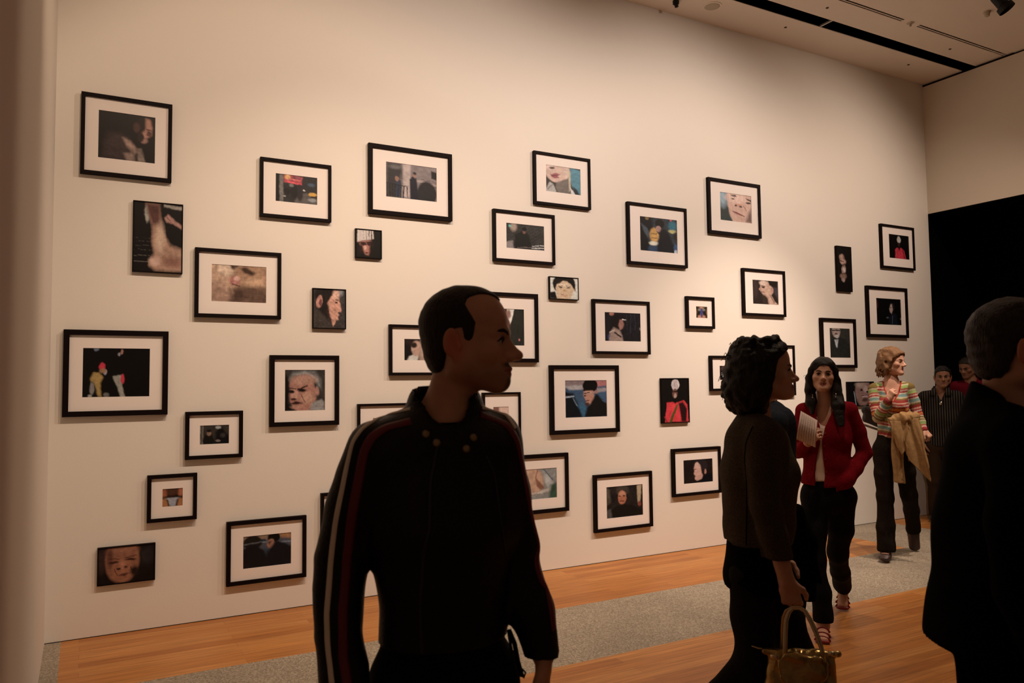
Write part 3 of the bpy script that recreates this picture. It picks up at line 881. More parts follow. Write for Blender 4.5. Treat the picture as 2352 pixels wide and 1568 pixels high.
LABELS = {
'A': 'large black-framed photo of a bowed bearded man in dark coat, top left of the wall',
'B': 'unmatted photo of a raised arm and bare torso, below the top left frame',
'C': 'black-framed close-up photo of two faces pressed together',
'D': 'large black-framed night photo with a small child in yellow, at the left edge',
'E': 'small black-framed photo of two dark seated men, right of the child photo',
'F': 'black-framed photo of a frowning grey-haired old face with wide white mat',
'G': 'small black-framed photo with tiny orange and white print, low on the left',
'H': 'unmatted photo of an old brown face with closed eyes, lowest at left',
'I': 'black-framed photo of two dark-coated men, lowest frame above the plank floor',
'J': 'black-framed street photo with red signs and yellow taxi',
'K': 'black-framed photo of an officer by railings and pale stone, in the upper row',
'L': 'small unmatted photo of a face under a white knit hat',
'M': 'small unmatted photo of a man in profile with fur collar',
'N': 'black-framed photo mostly hidden behind the back of the jacket man\'s head',
'O': 'black-framed photo of a dark suit and white shirt, behind the jacket man\'s face',
'P': 'black-framed close-up of parted lips beside a teal background, in the top row',
'Q': 'black-framed photo of a dark figure crossing a street',
'R': 'tiny unmatted photo of a black-haired smiling face on white ground',
'S': 'black-framed photo of a man in a beanie before coloured street lights',
'T': 'black-framed photo of a profile with fur hood and dark street',
'U': 'small black-framed photo with a tiny blue and orange mirrored print',
'V': 'black-framed tilted close-up of a pale face and lips, top right group',
'W': 'black-framed photo of a short-haired man stretching his neck',
'X': 'narrow unmatted vertical photo of a face with hand in darkness',
'Y': 'black-framed photo of a red-jacketed figure with white hat, nearest the corner',
'Z': 'black-framed dark photo of a small pale profile, beside the dark opening',
'AA': 'black-framed photo of a man in a grey overcoat, above the red cardigan woman',
'AB': 'black-framed photo mostly hidden behind the curly-haired woman\'s face',
'AC': 'small black-framed photo with white grid lines, half behind the curly hair',
'AD': 'unmatted dark close-up of a mouth and nose, behind the striped sweater',
'AE': 'large black-framed photo of a man in a black cap against blue',
'AF': 'unmatted photo of a figure in red coat with white knit hat',
'AG': 'thin-framed pinkish photo peeking over the jacket man\'s left shoulder',
'AH': 'thin-framed photo mostly hidden behind the jacket man\'s striped shoulder',
'AI': 'black-framed photo of a neck and grey hood, behind the jacket man\'s sleeve',
'AJ': 'black-framed photo of an old man with red face and dark coat, low centre',
'AK': 'black-framed photo of a woman in profile with tied hair, low beside the tweed jacket',
'AL': 'black-framed photo almost wholly hidden by the striped leather sleeve',
}
def print_mesh(k, x0, x1, z0, z1, y, parent):
    P = art(k, x1 - x0, z1 - z0)
    nx, ny = P.nx, P.ny
    xs = np.linspace(x0, x1, nx); zs = np.linspace(z1, z0, ny)
    X, Z = np.meshgrid(xs, zs, indexing='ij')
    V = np.stack([X, np.full_like(X, y), Z], -1).reshape(-1, 3)
    i, j = np.meshgrid(np.arange(nx - 1), np.arange(ny - 1), indexing='ij')
    a = (i * ny + j).ravel()
    Fc = np.stack([a, a + 1, a + ny + 1, a + ny], -1)
    me = mesh_np('photo_print', V, Fc)
    at = me.color_attributes.new('Col', 'FLOAT_COLOR', 'POINT')
    at.data.foreach_set('color', np.concatenate([P.C.reshape(-1, 3), np.ones((nx * ny, 1))], 1).ravel().astype(np.float32))
    return link('photo_print', me, M_print, parent, smooth=False)

def mesh_np(name, V, Fc):
    me = bpy.data.meshes.new(name)
    V = np.asarray(V, np.float32); Fc = np.asarray(Fc, np.int32)
    me.vertices.add(len(V)); me.vertices.foreach_set('co', V.ravel())
    me.loops.add(Fc.size); me.loops.foreach_set('vertex_index', Fc.ravel())
    me.polygons.add(len(Fc)); me.polygons.foreach_set('loop_start', np.arange(0, Fc.size, Fc.shape[1], dtype=np.int32))
    try: me.polygons.foreach_set('loop_total', np.full(len(Fc), Fc.shape[1], np.int32))
    except Exception: pass
    me.update(calc_edges=True); me.validate()
    return me

def rect_ring(b, x0, x1, z0, z1, w, y0, y1):
    b.box(x0, x1, y0, y1, z1 - w, z1); b.box(x0, x1, y0, y1, z0, z0 + w)
    b.box(x0, x0 + w, y0, y1, z0 + w, z1 - w); b.box(x1 - w, x1, y0, y1, z0 + w, z1 - w)

for k, ((x0, x1, z0, z1), pr, mw) in PICS.items():
    cx, cz = (x0 + x1) / 2, (z0 + z1) / 2
    t = empty('framed_photograph', (cx, -0.0005, cz))
    tag(t, LABELS[k], 'framed photo', 'photographs hung across the picture wall')
    b = Boxes(); D = 0.033 if pr else 0.026
    rect_ring(b, x0 - cx, x1 - cx, z0 - cz, z1 - cz, mw, -D, 0)
    b.build('frame', M_frame, t)
    if pr:
        b = Boxes(); px0, px1, pz0, pz1 = pr
        X0, X1, Z0_, Z1 = x0 + mw - cx, x1 - mw - cx, z0 + mw - cz, z1 - mw - cz
        a0, a1, c0, c1 = px0 - cx, px1 - cx, pz0 - cz, pz1 - cz
        b.box(X0, X1, -0.018, -0.006, c1, Z1); b.box(X0, X1, -0.018, -0.006, Z0_, c0)
        b.box(X0, a0, -0.018, -0.006, c0, c1); b.box(a1, X1, -0.018, -0.006, c0, c1)
        b.build('mat_board', M_mat, t)
        print_mesh(k, a0 - 0.001, a1 + 0.001, c0 - 0.001, c1 + 0.001, -0.0145, t)
    else:
        print_mesh(k, x0 + mw - cx, x1 - mw - cx, z0 + mw - cz, z1 - mw - cz, -D + 0.004, t)
        b = Boxes(); b.box(x0 + mw - cx, x1 - mw - cx, -D + 0.006, -0.001, z0 + mw - cz, z1 - mw - cz)
        b.build('backing_board', M_frame, t)
# ------------------------------------------------------------------ sculpting: signed distances on a stretched grid, one surface per garment or body
def axis(lo, hi, h, fine=()):
    out = [lo]; x = lo
    while x < hi:
        st = h
        for a, b, hf in fine:
            if a - 1e-9 <= x < b: st = min(st, hf)
        x += st; out.append(x)
    return np.array(out, np.float64)

def V3(p): return np.array(p, float)
def unit(v): v = V3(v); return v / (np.linalg.norm(v) + 1e-12)

class Clay:
    def __init__(s, lo, hi, h, fx=(), fy=(), fz=()):
        s.ax = [axis(lo[0], hi[0], h, fx), axis(lo[1], hi[1], h, fy), axis(lo[2], hi[2], h, fz)]
        s.F = np.full([len(a) for a in s.ax], 9.0, np.float32); s.h = h; s.k = 0.02
    def sl(s, lo, hi):
        return tuple(slice(max(0, np.searchsorted(a, l) - 1), min(len(a), np.searchsorted(a, u) + 2)) for a, l, u in zip(s.ax, lo, hi))
    def put(s, fn, lo, hi, k=None, sub=False):
        k = s.k if k is None else k; m = k + 3 * s.h
        q = s.sl(V3(lo) - m, V3(hi) + m)
        if any(x.stop <= x.start for x in q): return s
        X = s.ax[0][q[0]][:, None, None]; Y = s.ax[1][q[1]][None, :, None]; Z = s.ax[2][q[2]][None, None, :]
        d = fn(X, Y, Z).astype(np.float32); A = s.F[q]
        if sub:
            d = -d; hh = np.clip(k - np.abs(A - d), 0, None) / max(k, 1e-6)
            s.F[q] = np.maximum(A, d) + hh * hh * k * .25
        else:
            hh = np.clip(k - np.abs(A - d), 0, None) / max(k, 1e-6)
            s.F[q] = np.minimum(A, d) - hh * hh * k * .25
        return s
    def limb(s, a, b, ra, rb, k=None, u=None, sub=False):
        """tapered limb from a to b; radii scalar or (along u, across u)"""
        a, b = V3(a), V3(b); d = b - a; L2 = d @ d + 1e-12
        el = isinstance(ra, (tuple, list))
        R = max(*(ra if el else (ra,)), *(rb if el else (rb,)))
        if el:
            w = d / math.sqrt(L2); uu = V3(u if u is not None else (1, 0, 0)); uu = unit(uu - w * (uu @ w)); vv = np.cross(w, uu)
        def fn(X, Y, Z):
            px, py, pz = X - a[0], Y - a[1], Z - a[2]
            t = np.clip((px * d[0] + py * d[1] + pz * d[2]) / L2, 0, 1)
            qx, qy, qz = px - t * d[0], py - t * d[1], pz - t * d[2]
            if not el: return np.sqrt(qx * qx + qy * qy + qz * qz) - (ra + (rb - ra) * t)
            ru = ra[0] + (rb[0] - ra[0]) * t; rv = ra[1] + (rb[1] - ra[1]) * t
            cu = qx * uu[0] + qy * uu[1] + qz * uu[2]; cv = qx * vv[0] + qy * vv[1] + qz * vv[2]; cw = qx * w[0] + qy * w[1] + qz * w[2]
            rm = np.minimum(ru, rv)
            k0 = np.sqrt((cu / ru) ** 2 + (cv / rv) ** 2 + (cw / rm) ** 2); k1 = np.sqrt((cu / ru ** 2) ** 2 + (cv / rv ** 2) ** 2 + (cw / rm ** 2) ** 2) + 1e-9
            return k0 * (k0 - 1) / k1 * (k0 > 1e-3) + (k0 <= 1e-3) * -rm
        return s.put(fn, np.minimum(a, b) - R, np.maximum(a, b) + R, k, sub)
    def chain(s, pts, rs, k=None, u=None):
        for i in range(len(pts) - 1): s.limb(pts[i], pts[i + 1], rs[i], rs[i + 1], k, u)
        return s
    def ell(s, c, r, k=None, M=None, sub=False):
        c, r = V3(c), V3(r); R = max(r)
        M = np.eye(3) if M is None else np.asarray(M)
        def fn(X, Y, Z):
            px, py, pz = X - c[0], Y - c[1], Z - c[2]
            q = [px * M[0, i] + py * M[1, i] + pz * M[2, i] for i in range(3)]
            k0 = np.sqrt(sum((q[i] / r[i]) ** 2 for i in range(3))); k1 = np.sqrt(sum((q[i] / r[i] ** 2) ** 2 for i in range(3))) + 1e-9
            return np.where(k0 > 1e-3, k0 * (k0 - 1) / k1, -min(r))
        return s.put(fn, c - R, c + R, k, sub)
    def cut(s, p, n, k=0.004):
        """remove everything on the side n points to"""
        p, n = V3(p), unit(n); X, Y, Z = s.ax[0][:, None, None], s.ax[1][None, :, None], s.ax[2][None, None, :]
        d = ((X - p[0]) * n[0] + (Y - p[1]) * n[1] + (Z - p[2]) * n[2]).astype(np.float32)
        hh = np.clip(k - np.abs(s.F - d), 0, None) / k
        s.F = np.maximum(s.F, d) + hh * hh * k * .25
        return s
    def warp(s, fn):
        X, Y, Z = s.ax[0][:, None, None], s.ax[1][None, :, None], s.ax[2][None, None, :]
        near = np.abs(s.F) < 0.06
        s.F += np.where(near, fn(X, Y, Z), 0).astype(np.float32)
        return s
    def folds(s, amp=0.004, f=38, seed=0, dirn=(0.3, 0.3, 1.0), mask=None):
        r = np.random.default_rng(seed); D = unit(dirn)
        def fn(X, Y, Z):
            T = 0
            for i in range(4):
                a = unit(D + r.normal(0, .45, 3)) * f * r.uniform(.6, 1.6); b = r.normal(0, 1, 3) * f * .35; p = r.uniform(0, 6.28, 2)
                T = T + np.sin(a[0] * X + a[1] * Y + a[2] * Z + p[0] + 1.6 * np.sin(b[0] * X + b[1] * Y + b[2] * Z + p[1]))
            T = T * amp / 2.2
            return T * mask(X, Y, Z) if mask is not None else T
        return s.warp(fn)
    def mesh(s):
        F, (xs, ys, zs) = s.F, s.ax; S = F < 0
        nx, ny, nz = F.shape
        cnt = np.zeros((nx - 1, ny - 1, nz - 1), np.int8)
        for i in (0, 1):
            for j in (0, 1):
                for k in (0, 1): cnt += S[i:nx - 1 + i, j:ny - 1 + j, k:nz - 1 + k]
        I, J, K = np.nonzero((cnt > 0) & (cnt < 8))
        idx = np.full(cnt.shape, -1, np.int32); idx[I, J, K] = np.arange(len(I))
        cv = {}
        for i in (0, 1):
            for j in (0, 1):
                for k in (0, 1): cv[i, j, k] = F[I + i, J + j, K + k].astype(np.float64)
        acc = np.zeros((len(I), 3)); n = np.zeros(len(I))
        cs = list(cv)
        for a in cs:
            for ax in range(3):
                if a[ax] == 0:
                    b = list(a); b[ax] = 1; b = tuple(b)
                    va, vb = cv[a], cv[b]; m = (va < 0) != (vb < 0)
                    t = np.where(m, va / np.where(m, va - vb, 1), 0)
                    P = np.stack([xs[I + a[0]], ys[J + a[1]], zs[K + a[2]]], 1); Q = np.stack([xs[I + b[0]], ys[J + b[1]], zs[K + b[2]]], 1)
                    acc += np.where(m[:, None], P + (Q - P) * t[:, None], 0); n += m
        V = acc / n[:, None]; Fs = []
        def faces(D, c0, c1, c2, c3, flip):
            q = np.stack([c0, c1, c2, c3], 1); q = q[(q >= 0).all(1)]
            return q
        for ax in range(3):
            sl0 = [slice(None)] * 3; sl1 = [slice(None)] * 3; sl0[ax] = slice(0, -1); sl1[ax] = slice(1, None)
            A, Bq = S[tuple(sl0)], S[tuple(sl1)]
            E = A != Bq; a, b, c = np.nonzero(E); pos = A[a, b, c]
            o = [q for q in range(3) if q != ax]; ind = [a, b, c]
            ok = (ind[o[0]] > 0) & (ind[o[1]] > 0) & (ind[o[0]] < cnt.shape[o[0]]) & (ind[o[1]] < cnt.shape[o[1]])
            ind = [q[ok] for q in ind]; pos = pos[ok]
            def g(d0, d1):
                r = [q.copy() for q in ind]; r[o[0]] = r[o[0]] + d0; r[o[1]] = r[o[1]] + d1
                return idx[r[0], r[1], r[2]]
            Q = np.stack([g(-1, -1), g(0, -1), g(0, 0), g(-1, 0)], 1)
            fl = pos if ax != 1 else ~pos
            Q = np.where(fl[:, None], Q, Q[:, ::-1]); Fs.append(Q[(Q >= 0).all(1)])
        return V, np.concatenate(Fs)
    def obj(s, name, mats, parent):
        V, Fc = s.mesh(); s.V, s.Fc = V, Fc
        return link(name, mesh_np(name, V, Fc), mats, parent)

def set_col(o, C, name='Col'):
    a = o.data.color_attributes.new(name, 'FLOAT_COLOR', 'POINT')
    a.data.foreach_set('color', np.concatenate([C, np.ones((len(C), 1))], 1).astype(np.float32).ravel())

def segd(V, a, b):
    a, b = V3(a), V3(b); d = b - a; t = np.clip(((V - a) @ d) / (d @ d), 0, 1)
    return np.linalg.norm(V - a - t[:, None] * d, axis=1), t

class Head:
    """head frame: x to the person's right, y forward, z up, origin between the ears"""
    def __init__(s, H, fwd, up=(0, 0, 1), sc=1.0, **k):
        f = unit(fwd); u = V3(up); u = unit(u - f * (u @ f)); r = np.cross(f, u)
        s.H, s.M, s.sc = V3(H), np.stack([r, f, u], 1), sc
        s.o = dict(male=1, brow=1.0, nose=1.0, jaw=1.0, ear=1, chin=0.0, lips=1.0, fat=0.0, pro=0.0); s.o.update(k)
    def w(s, p): return s.H + s.M @ (V3(p) * s.sc)
    def loc(s, V): return ((V - s.H) @ s.M) / s.sc
    def e(s, C, c, r, k=0.01, sub=False, rot=None):
        M = s.M if rot is None else s.M @ np.asarray(rot)
        C.ell(s.w(c), V3(r) * s.sc, k * s.sc, M, sub)
    def l(s, C, a, b, ra, rb, k=0.01, u=None, sub=False):
        q = lambda r: tuple(x * s.sc for x in r) if isinstance(r, tuple) else r * s.sc
        C.limb(s.w(a), s.w(b), q(ra), q(rb), k * s.sc, None if u is None else s.M @ V3(u), sub)
    def sculpt(s, C):
        o = s.o; m = o['male']; j = o['jaw']
        s.e(C, (0, -0.008, 0.047), (0.074, 0.092, 0.083), 0.02)
        s.e(C, (0, 0.030, 0.045), (0.062, 0.058, 0.068), 0.03)
        s.e(C, (0, 0.032, -0.018), (0.060 + o['fat'], 0.053, 0.072), 0.03)
        fy = (0 if m else -.0065) + o['pro']; s.e(C, (0, 0.066 + fy, -0.052), (0.033, 0.026, 0.034), 0.03)
        for d in (-1, 1):
            s.l(C, (d * 0.052 * j, 0.000, -0.045), (d * 0.016, 0.070, -0.090 - o['chin'] * .9), 0.020, 0.017, 0.03)
            s.l(C, (d * 0.056, -0.005, -0.005), (d * 0.052 * j, 0.000, -0.045), 0.020, 0.020, 0.03)
            s.e(C, (d * 0.046, 0.056, -0.014), (0.020, 0.024, 0.020), 0.02)
            s.l(C, (d * 0.010, 0.086, 0.027), (d * 0.046, 0.066, 0.026), 0.008 + 0.003 * m * o['brow'], 0.008, 0.012)
            s.e(C, (d * 0.031, 0.098, 0.008), (0.019, 0.018, 0.013), 0.010, True)
            s.e(C, (d * 0.031, 0.072, 0.009), (0.0155, 0.0145, 0.0145), 0.004)
        s.e(C, (0, 0.077 + o['pro'] * 1.3, -0.090 - o['chin']), (0.019, 0.017, 0.016), 0.02)
        n = o['nose']
        s.l(C, (0, 0.084, 0.020), (0, 0.084 + 0.024 * n, -0.018), 0.008, 0.0095, 0.010)
        s.l(C, (0, 0.078, 0.014), (0, 0.090, -0.020), 0.009, 0.0130, 0.010)
        s.e(C, (0, 0.084 + 0.026 * n, -0.022), (0.0115, 0.013, 0.0105), 0.008)
        s.e(C, (0, 0.0755 + fy, -0.044), (0.019, 0.0180, 0.016), 0.010)
        for d in (-1, 1):
            s.e(C, (d * 0.012, 0.096 + .004 * n, -0.027), (0.0075, 0.011, 0.0085), 0.007)
        L = o['lips']
        for d in (-1, 1):
            s.l(C, (d * 0.024, 0.082 + fy * .5, -0.0545), (0, 0.0965 + fy, -0.0505), (0.004, 0.003), (0.0065, 0.0055 * L), 0.006, u=(0, 1, 0))
            s.l(C, (d * 0.021, 0.081 + fy * .5, -0.0580), (0, 0.0935 + fy, -0.0620), (0.004, 0.003), (0.0070, 0.0062 * L), 0.006, u=(0, 1, 0))
            s.l(C, (d * 0.023, 0.0885 + fy * .5, -0.0560), (0, 0.1035 + fy, -0.0560), 0.0014, 0.0016, 0.003, sub=True)
        if o['ear']:
            for d in (-1, 1):
                an = d * math.radians(24); rz = [[math.cos(an), -math.sin(an), 0], [math.sin(an), math.cos(an), 0], [0, 0, 1]]
                s.e(C, (d * 0.0835, -0.014, 0.004), (0.0060, 0.0185, 0.0310), 0.005, rot=rz)
                s.e(C, (d * 0.0790, -0.004, -0.026), (0.0060, 0.0090, 0.0110), 0.006)
                s.e(C, (d * 0.0905, -0.009, 0.003), (0.0070, 0.0110, 0.0200), 0.003, True, rot=rz)
                s.e(C, (d * 0.0810, 0.002, -0.006), (0.0050, 0.0050, 0.0070), 0.004)
    def paint(s, o, V, beard=0.0):
        """lip / beard with painted nostril shade / ear mask in an attribute used by the skin material"""
        q = s.loc(V)
        lip = np.exp(-((q[:, 0] / 0.024) ** 4 + ((q[:, 1] - 0.095) / 0.016) ** 4 + ((q[:, 2] + 0.0565) / 0.0095) ** 4))
        b = np.zeros(len(V))
        if beard:
            chin = np.exp(-((q[:, 0] / 0.026) ** 4 + ((q[:, 2] + 0.086) / 0.020) ** 4)) * (q[:, 1] > 0.055)
            mou = np.exp(-((q[:, 0] / 0.030) ** 4 + ((q[:, 2] + 0.0425) / 0.0065) ** 4)) * (q[:, 1] > 0.068)
            jaw = np.clip((-0.03 - q[:, 2]) / 0.03, 0, 1) * np.clip((q[:, 1] + 0.01) / 0.03, 0, 1) * (q[:, 2] > -0.13) * 0.35
            b = np.clip(np.maximum(np.maximum(chin, mou) * beard, jaw * beard), 0, 1) * (1 - lip)
        b = np.maximum(b, np.exp(-(((np.abs(q[:, 0]) - .0075) / .0045) ** 2 + ((q[:, 1] - .104) / .008) ** 2 + ((q[:, 2] + .0365) / .0035) ** 2)) * .8)  # nostril shade painted as dark spots; no holes are cut
        ear = np.exp(-(((np.abs(q[:, 0]) - 0.086) / 0.011) ** 4 + ((q[:, 1] + 0.008) / 0.025) ** 4 + (q[:, 2] / 0.035) ** 4))
        set_col(o, np.stack([lip, b, ear], 1), 'mask')
    def eyes(s, parent, M_eye, M_iris, M_brow, brow_w=0.0032, look=(0, 0, 0)):
        for d in (-1, 1):
            c = s.w((d * 0.031, 0.0735, 0.009)); R = 0.0142 * s.sc
            vs, fs, ms = [], [], []
            n, mm = 18, 24; f = s.M @ unit(V3((look[0], 1, look[2])))
            a = s.M[:, 2] - f * (s.M[:, 2] @ f); a = unit(a); bb = np.cross(f, a)
            for i in range(n + 1):
                th = math.pi * i / n
                for k in range(mm):
                    ph = 2 * math.pi * k / mm
                    vs.append(c + R * (f * math.cos(th) + (a * math.cos(ph) + bb * math.sin(ph)) * math.sin(th)))
            for i in range(n):
                for k in range(mm):
                    fs.append((i * mm + k, (i + 1) * mm + k, (i + 1) * mm + (k + 1) % mm, i * mm + (k + 1) % mm)); ms.append(1 if i < 3 else 0)
            e = pydata('eye', vs, fs, [M_eye, M_iris], parent); e.data.polygons.foreach_set('material_index', ms)
            # lids
            b = Boxes()
            up_ = [s.w(p) for p in ((d * 0.0160, 0.0860, 0.0085), (d * 0.0235, 0.0882, 0.0145), (d * 0.032, 0.0882, 0.0160), (d * 0.040, 0.0845, 0.0130), (d * 0.0465, 0.0775, 0.0070))]
            b.ring(up_, [(r * s.sc, r * s.sc * .8) for r in (0.0012, 0.0026, 0.0030, 0.0026, 0.0012)], 8)
            b.build('eyelash', M_brow, parent, smooth=True)
            b = Boxes()
            br = [s.w(p) for p in ((d * 0.0130, 0.0955, 0.0235), (d * 0.022, 0.0945, 0.0290), (d * 0.033, 0.0890, 0.0320), (d * 0.044, 0.0790, 0.0300), (d * 0.051, 0.0705, 0.0255))]
            b.ring(br, [(brow_w * r * s.sc, 0.003 * s.sc) for r in (0.7, 1.1, 1.1, 0.8, 0.3)], 8)
            b.build('eyebrow', M_brow, parent, smooth=True)

def hand(C, W, d, palm, curl=0.35, sc=1.0, thumb=1, spread=0.10, k=0.006, tcurl=0.4):
    """W wrist; d towards fingers; palm normal; thumb=+1 puts the thumb on side cross(d, palm)"""
    W, d = V3(W), unit(d); p = V3(palm); p = unit(p - d * (p @ d)); sd = np.cross(d, p) * thumb
    S = sc
    C.limb(W, W + d * 0.035 * S, (0.027 * S, 0.020 * S), (0.036 * S, 0.016 * S), 0.015, u=sd)
    C.limb(W + d * 0.035 * S, W + d * 0.085 * S, (0.037 * S, 0.015 * S), (0.041 * S, 0.0125 * S), 0.012, u=sd)
    tips = []
    for i, (off, L, r) in enumerate([(0.030, 0.074, 0.0085), (0.010, 0.082, 0.0088), (-0.011, 0.076, 0.0083), (-0.030, 0.060, 0.0075)]):
        b = W + (d * (0.088 - abs(i - 1) * 0.005) + sd * off) * S
        dd = unit(d + sd * (off / 0.03) * spread); a = curl * (1 + 0.12 * i)
        q = b
        for jn, (fr, an) in enumerate([(0.45, a), (0.31, a * 2.0), (0.24, a * 2.9)]):
            t = dd * math.cos(an) + p * math.sin(an)
            q2 = q + t * L * fr * S
            C.limb(q, q2, r * S * (1 - .08 * jn), r * S * (0.94 - .1 * jn), k)
            q = q2
        tips.append(q)
    b = W + (d * 0.022 + sd * 0.024) * S
    t1 = unit(d * 0.75 + sd * 0.75 + p * 0.35 * tcurl * 2); t2 = unit(d * 0.9 + sd * 0.25 + p * tcurl * 1.3); t3 = unit(d * 0.9 - sd * 0.1 + p * tcurl * 1.8)
    q1 = b + t1 * 0.040 * S; q2 = q1 + t2 * 0.032 * S; q3 = q2 + t3 * 0.026 * S
    C.limb(b, q1, 0.0155 * S, 0.0115 * S, 0.012); C.limb(q1, q2, 0.0110 * S, 0.0098 * S, k); C.limb(q2, q3, 0.0098 * S, 0.0082 * S, k)
    return tips

def skin_mat(name, c, lip, rough=0.5):
    m = bpy.data.materials.new(name); m.use_nodes = True
    nt = m.node_tree; L = nt.links.new; N = nt.nodes.new; b = nt.nodes['Principled BSDF']
    a = N('ShaderNodeAttribute'); a.attribute_name = 'mask'
    sp = N('ShaderNodeSeparateColor'); L(a.outputs['Color'], sp.inputs[0])
    tc = N('ShaderNodeTexCoord'); n = N('ShaderNodeTexNoise'); n.inputs['Scale'].default_value = 35; L(tc.outputs['Object'], n.inputs['Vector'])
    mr = N('ShaderNodeMapRange'); mr.inputs['To Min'].default_value = 0.86; mr.inputs['To Max'].default_value = 1.14; L(n.outputs['Fac'], mr.inputs['Value'])
    sc = N('ShaderNodeVectorMath'); sc.operation = 'SCALE'; sc.inputs[0].default_value = c; L(mr.outputs[0], sc.inputs['Scale'])
    prev = sc.outputs[0]
    for ch, col in ((0, lip), (1, (0.03, 0.018, 0.012)), (2, (c[0] * 1.1, c[1] * .62, c[2] * .55))):
        x = N('ShaderNodeMix'); x.data_type = 'RGBA'; L(sp.outputs[ch], x.inputs['Factor']); L(prev, x.inputs['A']); x.inputs['B'].default_value = (*col, 1); prev = x.outputs['Result']
    L(prev, b.inputs['Base Color']); b.inputs['Roughness'].default_value = rough; b.inputs['Specular IOR Level'].default_value = 0.35
    b.inputs['Subsurface Weight'].default_value = 0.0
    return m

SK_FAIR = skin_mat('skin_fair', (0.52, 0.29, 0.20), (0.30, 0.065, 0.055))
SK_MID = skin_mat('skin_tan', (0.52, 0.27, 0.17), (0.32, 0.10, 0.08))
SK_BROWN = skin_mat('skin_brown', (0.24, 0.115, 0.065), (0.2, 0.07, 0.06))
M_eye = mat('eye_white', (0.42, 0.34, 0.30), 0.3)
M_iris = mat('iris', (0.012, 0.007, 0.005), 0.2)
def hair_mat(name, c, rough=0.55):
    m = mat(name, c, rough, spec=0.25); nt = m.node_tree; L = nt.links.new; N = nt.nodes.new; b = nt.nodes['Principled BSDF']
    tc = N('ShaderNodeTexCoord'); mp = N('ShaderNodeMapping'); mp.inputs['Scale'].default_value = (160, 160, 22); L(tc.outputs['Object'], mp.inputs['Vector'])
    n = N('ShaderNodeTexNoise'); n.inputs['Scale'].default_value = 1.6; n.inputs['Detail'].default_value = 3; L(mp.outputs[0], n.inputs['Vector'])
    mr = N('ShaderNodeMapRange'); mr.inputs['From Min'].default_value = .3; mr.inputs['From Max'].default_value = .7; mr.inputs['To Min'].default_value = 0.45; mr.inputs['To Max'].default_value = 1.6; L(n.outputs['Fac'], mr.inputs['Value'])
    sc = N('ShaderNodeVectorMath'); sc.operation = 'SCALE'; sc.inputs[0].default_value = c; L(mr.outputs[0], sc.inputs['Scale']); L(sc.outputs[0], b.inputs['Base Color'])
    bp = N('ShaderNodeBump'); bp.inputs['Strength'].default_value = 0.8; bp.inputs['Distance'].default_value = 0.006; L(n.outputs['Fac'], bp.inputs['Height']); L(bp.outputs[0], b.inputs['Normal'])
    return m
H_BLACK = hair_mat('hair_black', (0.006, 0.004, 0.003))
H_DARK = hair_mat('hair_dark_brown', (0.014, 0.008, 0.005))
H_GREY = hair_mat('hair_greying', (0.018, 0.012, 0.008))
H_LIGHT = hair_mat('hair_light_brown', (0.15, 0.076, 0.031))

def cap_hair(hd, mt, parent, t=0.006, zlow=None, front=None, h=0.0035, name='hair', lump=0.0015, zext=0.0, edge=0.012):
    """short hair: an offset skull shell kept above / behind a hairline"""
    c = hd.H; C = Clay(c + V3((-.13, -.13, -.12)), c + V3((.13, .13, .17)), h); s = hd.sc
    C.ell(hd.w((0, -0.008, 0.047)), (V3((0.074, 0.092, 0.083)) + t) * s, 0.02, hd.M)
    C.ell(hd.w((0, 0.030, 0.045)), (V3((0.062, 0.058, 0.068)) + t) * s, 0.03, hd.M)
    C.ell(hd.w((0, -0.035, -0.015 - zext)), (V3((0.058, 0.052, 0.055 + zext)) + t) * s, 0.03, hd.M)
    for d in (-1, 1): C.limb(hd.w((d * .062, .012, .02)), hd.w((d * .062, .016, -.012)), 0.013 * s, 0.009 * s, 0.01)
    zl = zlow or ([-.12, -.045, -.03, -.018, .008, .012, .026, .034, .06, .12], [-.072, -.068, -.02, .03, .034, -.012, -.018, .03, .06, .10])
    fr = front or (lambda x, z: np.interp(z, [0.02, 0.05, 0.07, 0.08, 0.10, 0.13], [0.035, 0.048, 0.068, 0.088, 0.12, 0.14]))
    X, Y, Z = C.ax[0][:, None, None], C.ax[1][None, :, None], C.ax[2][None, None, :]
    q = [((X - hd.H[0]) * hd.M[0, i] + (Y - hd.H[1]) * hd.M[1, i] + (Z - hd.H[2]) * hd.M[2, i]) / s for i in range(3)]
    d1 = (np.interp(q[1], *zl) - q[2]) * .8 * s; d2 = (q[1] - fr(np.abs(q[0]), q[2])) * s
    D_ = np.maximum(d1, d2).astype(np.float32); kk = edge; hh = np.clip(kk - np.abs(C.F - D_), 0, None) / kk; C.F = np.maximum(C.F, D_) + hh * hh * kk * .25
    if lump: C.folds(lump, 160, 3, (0, 0, 1))
    return C.obj(name, mt, parent)

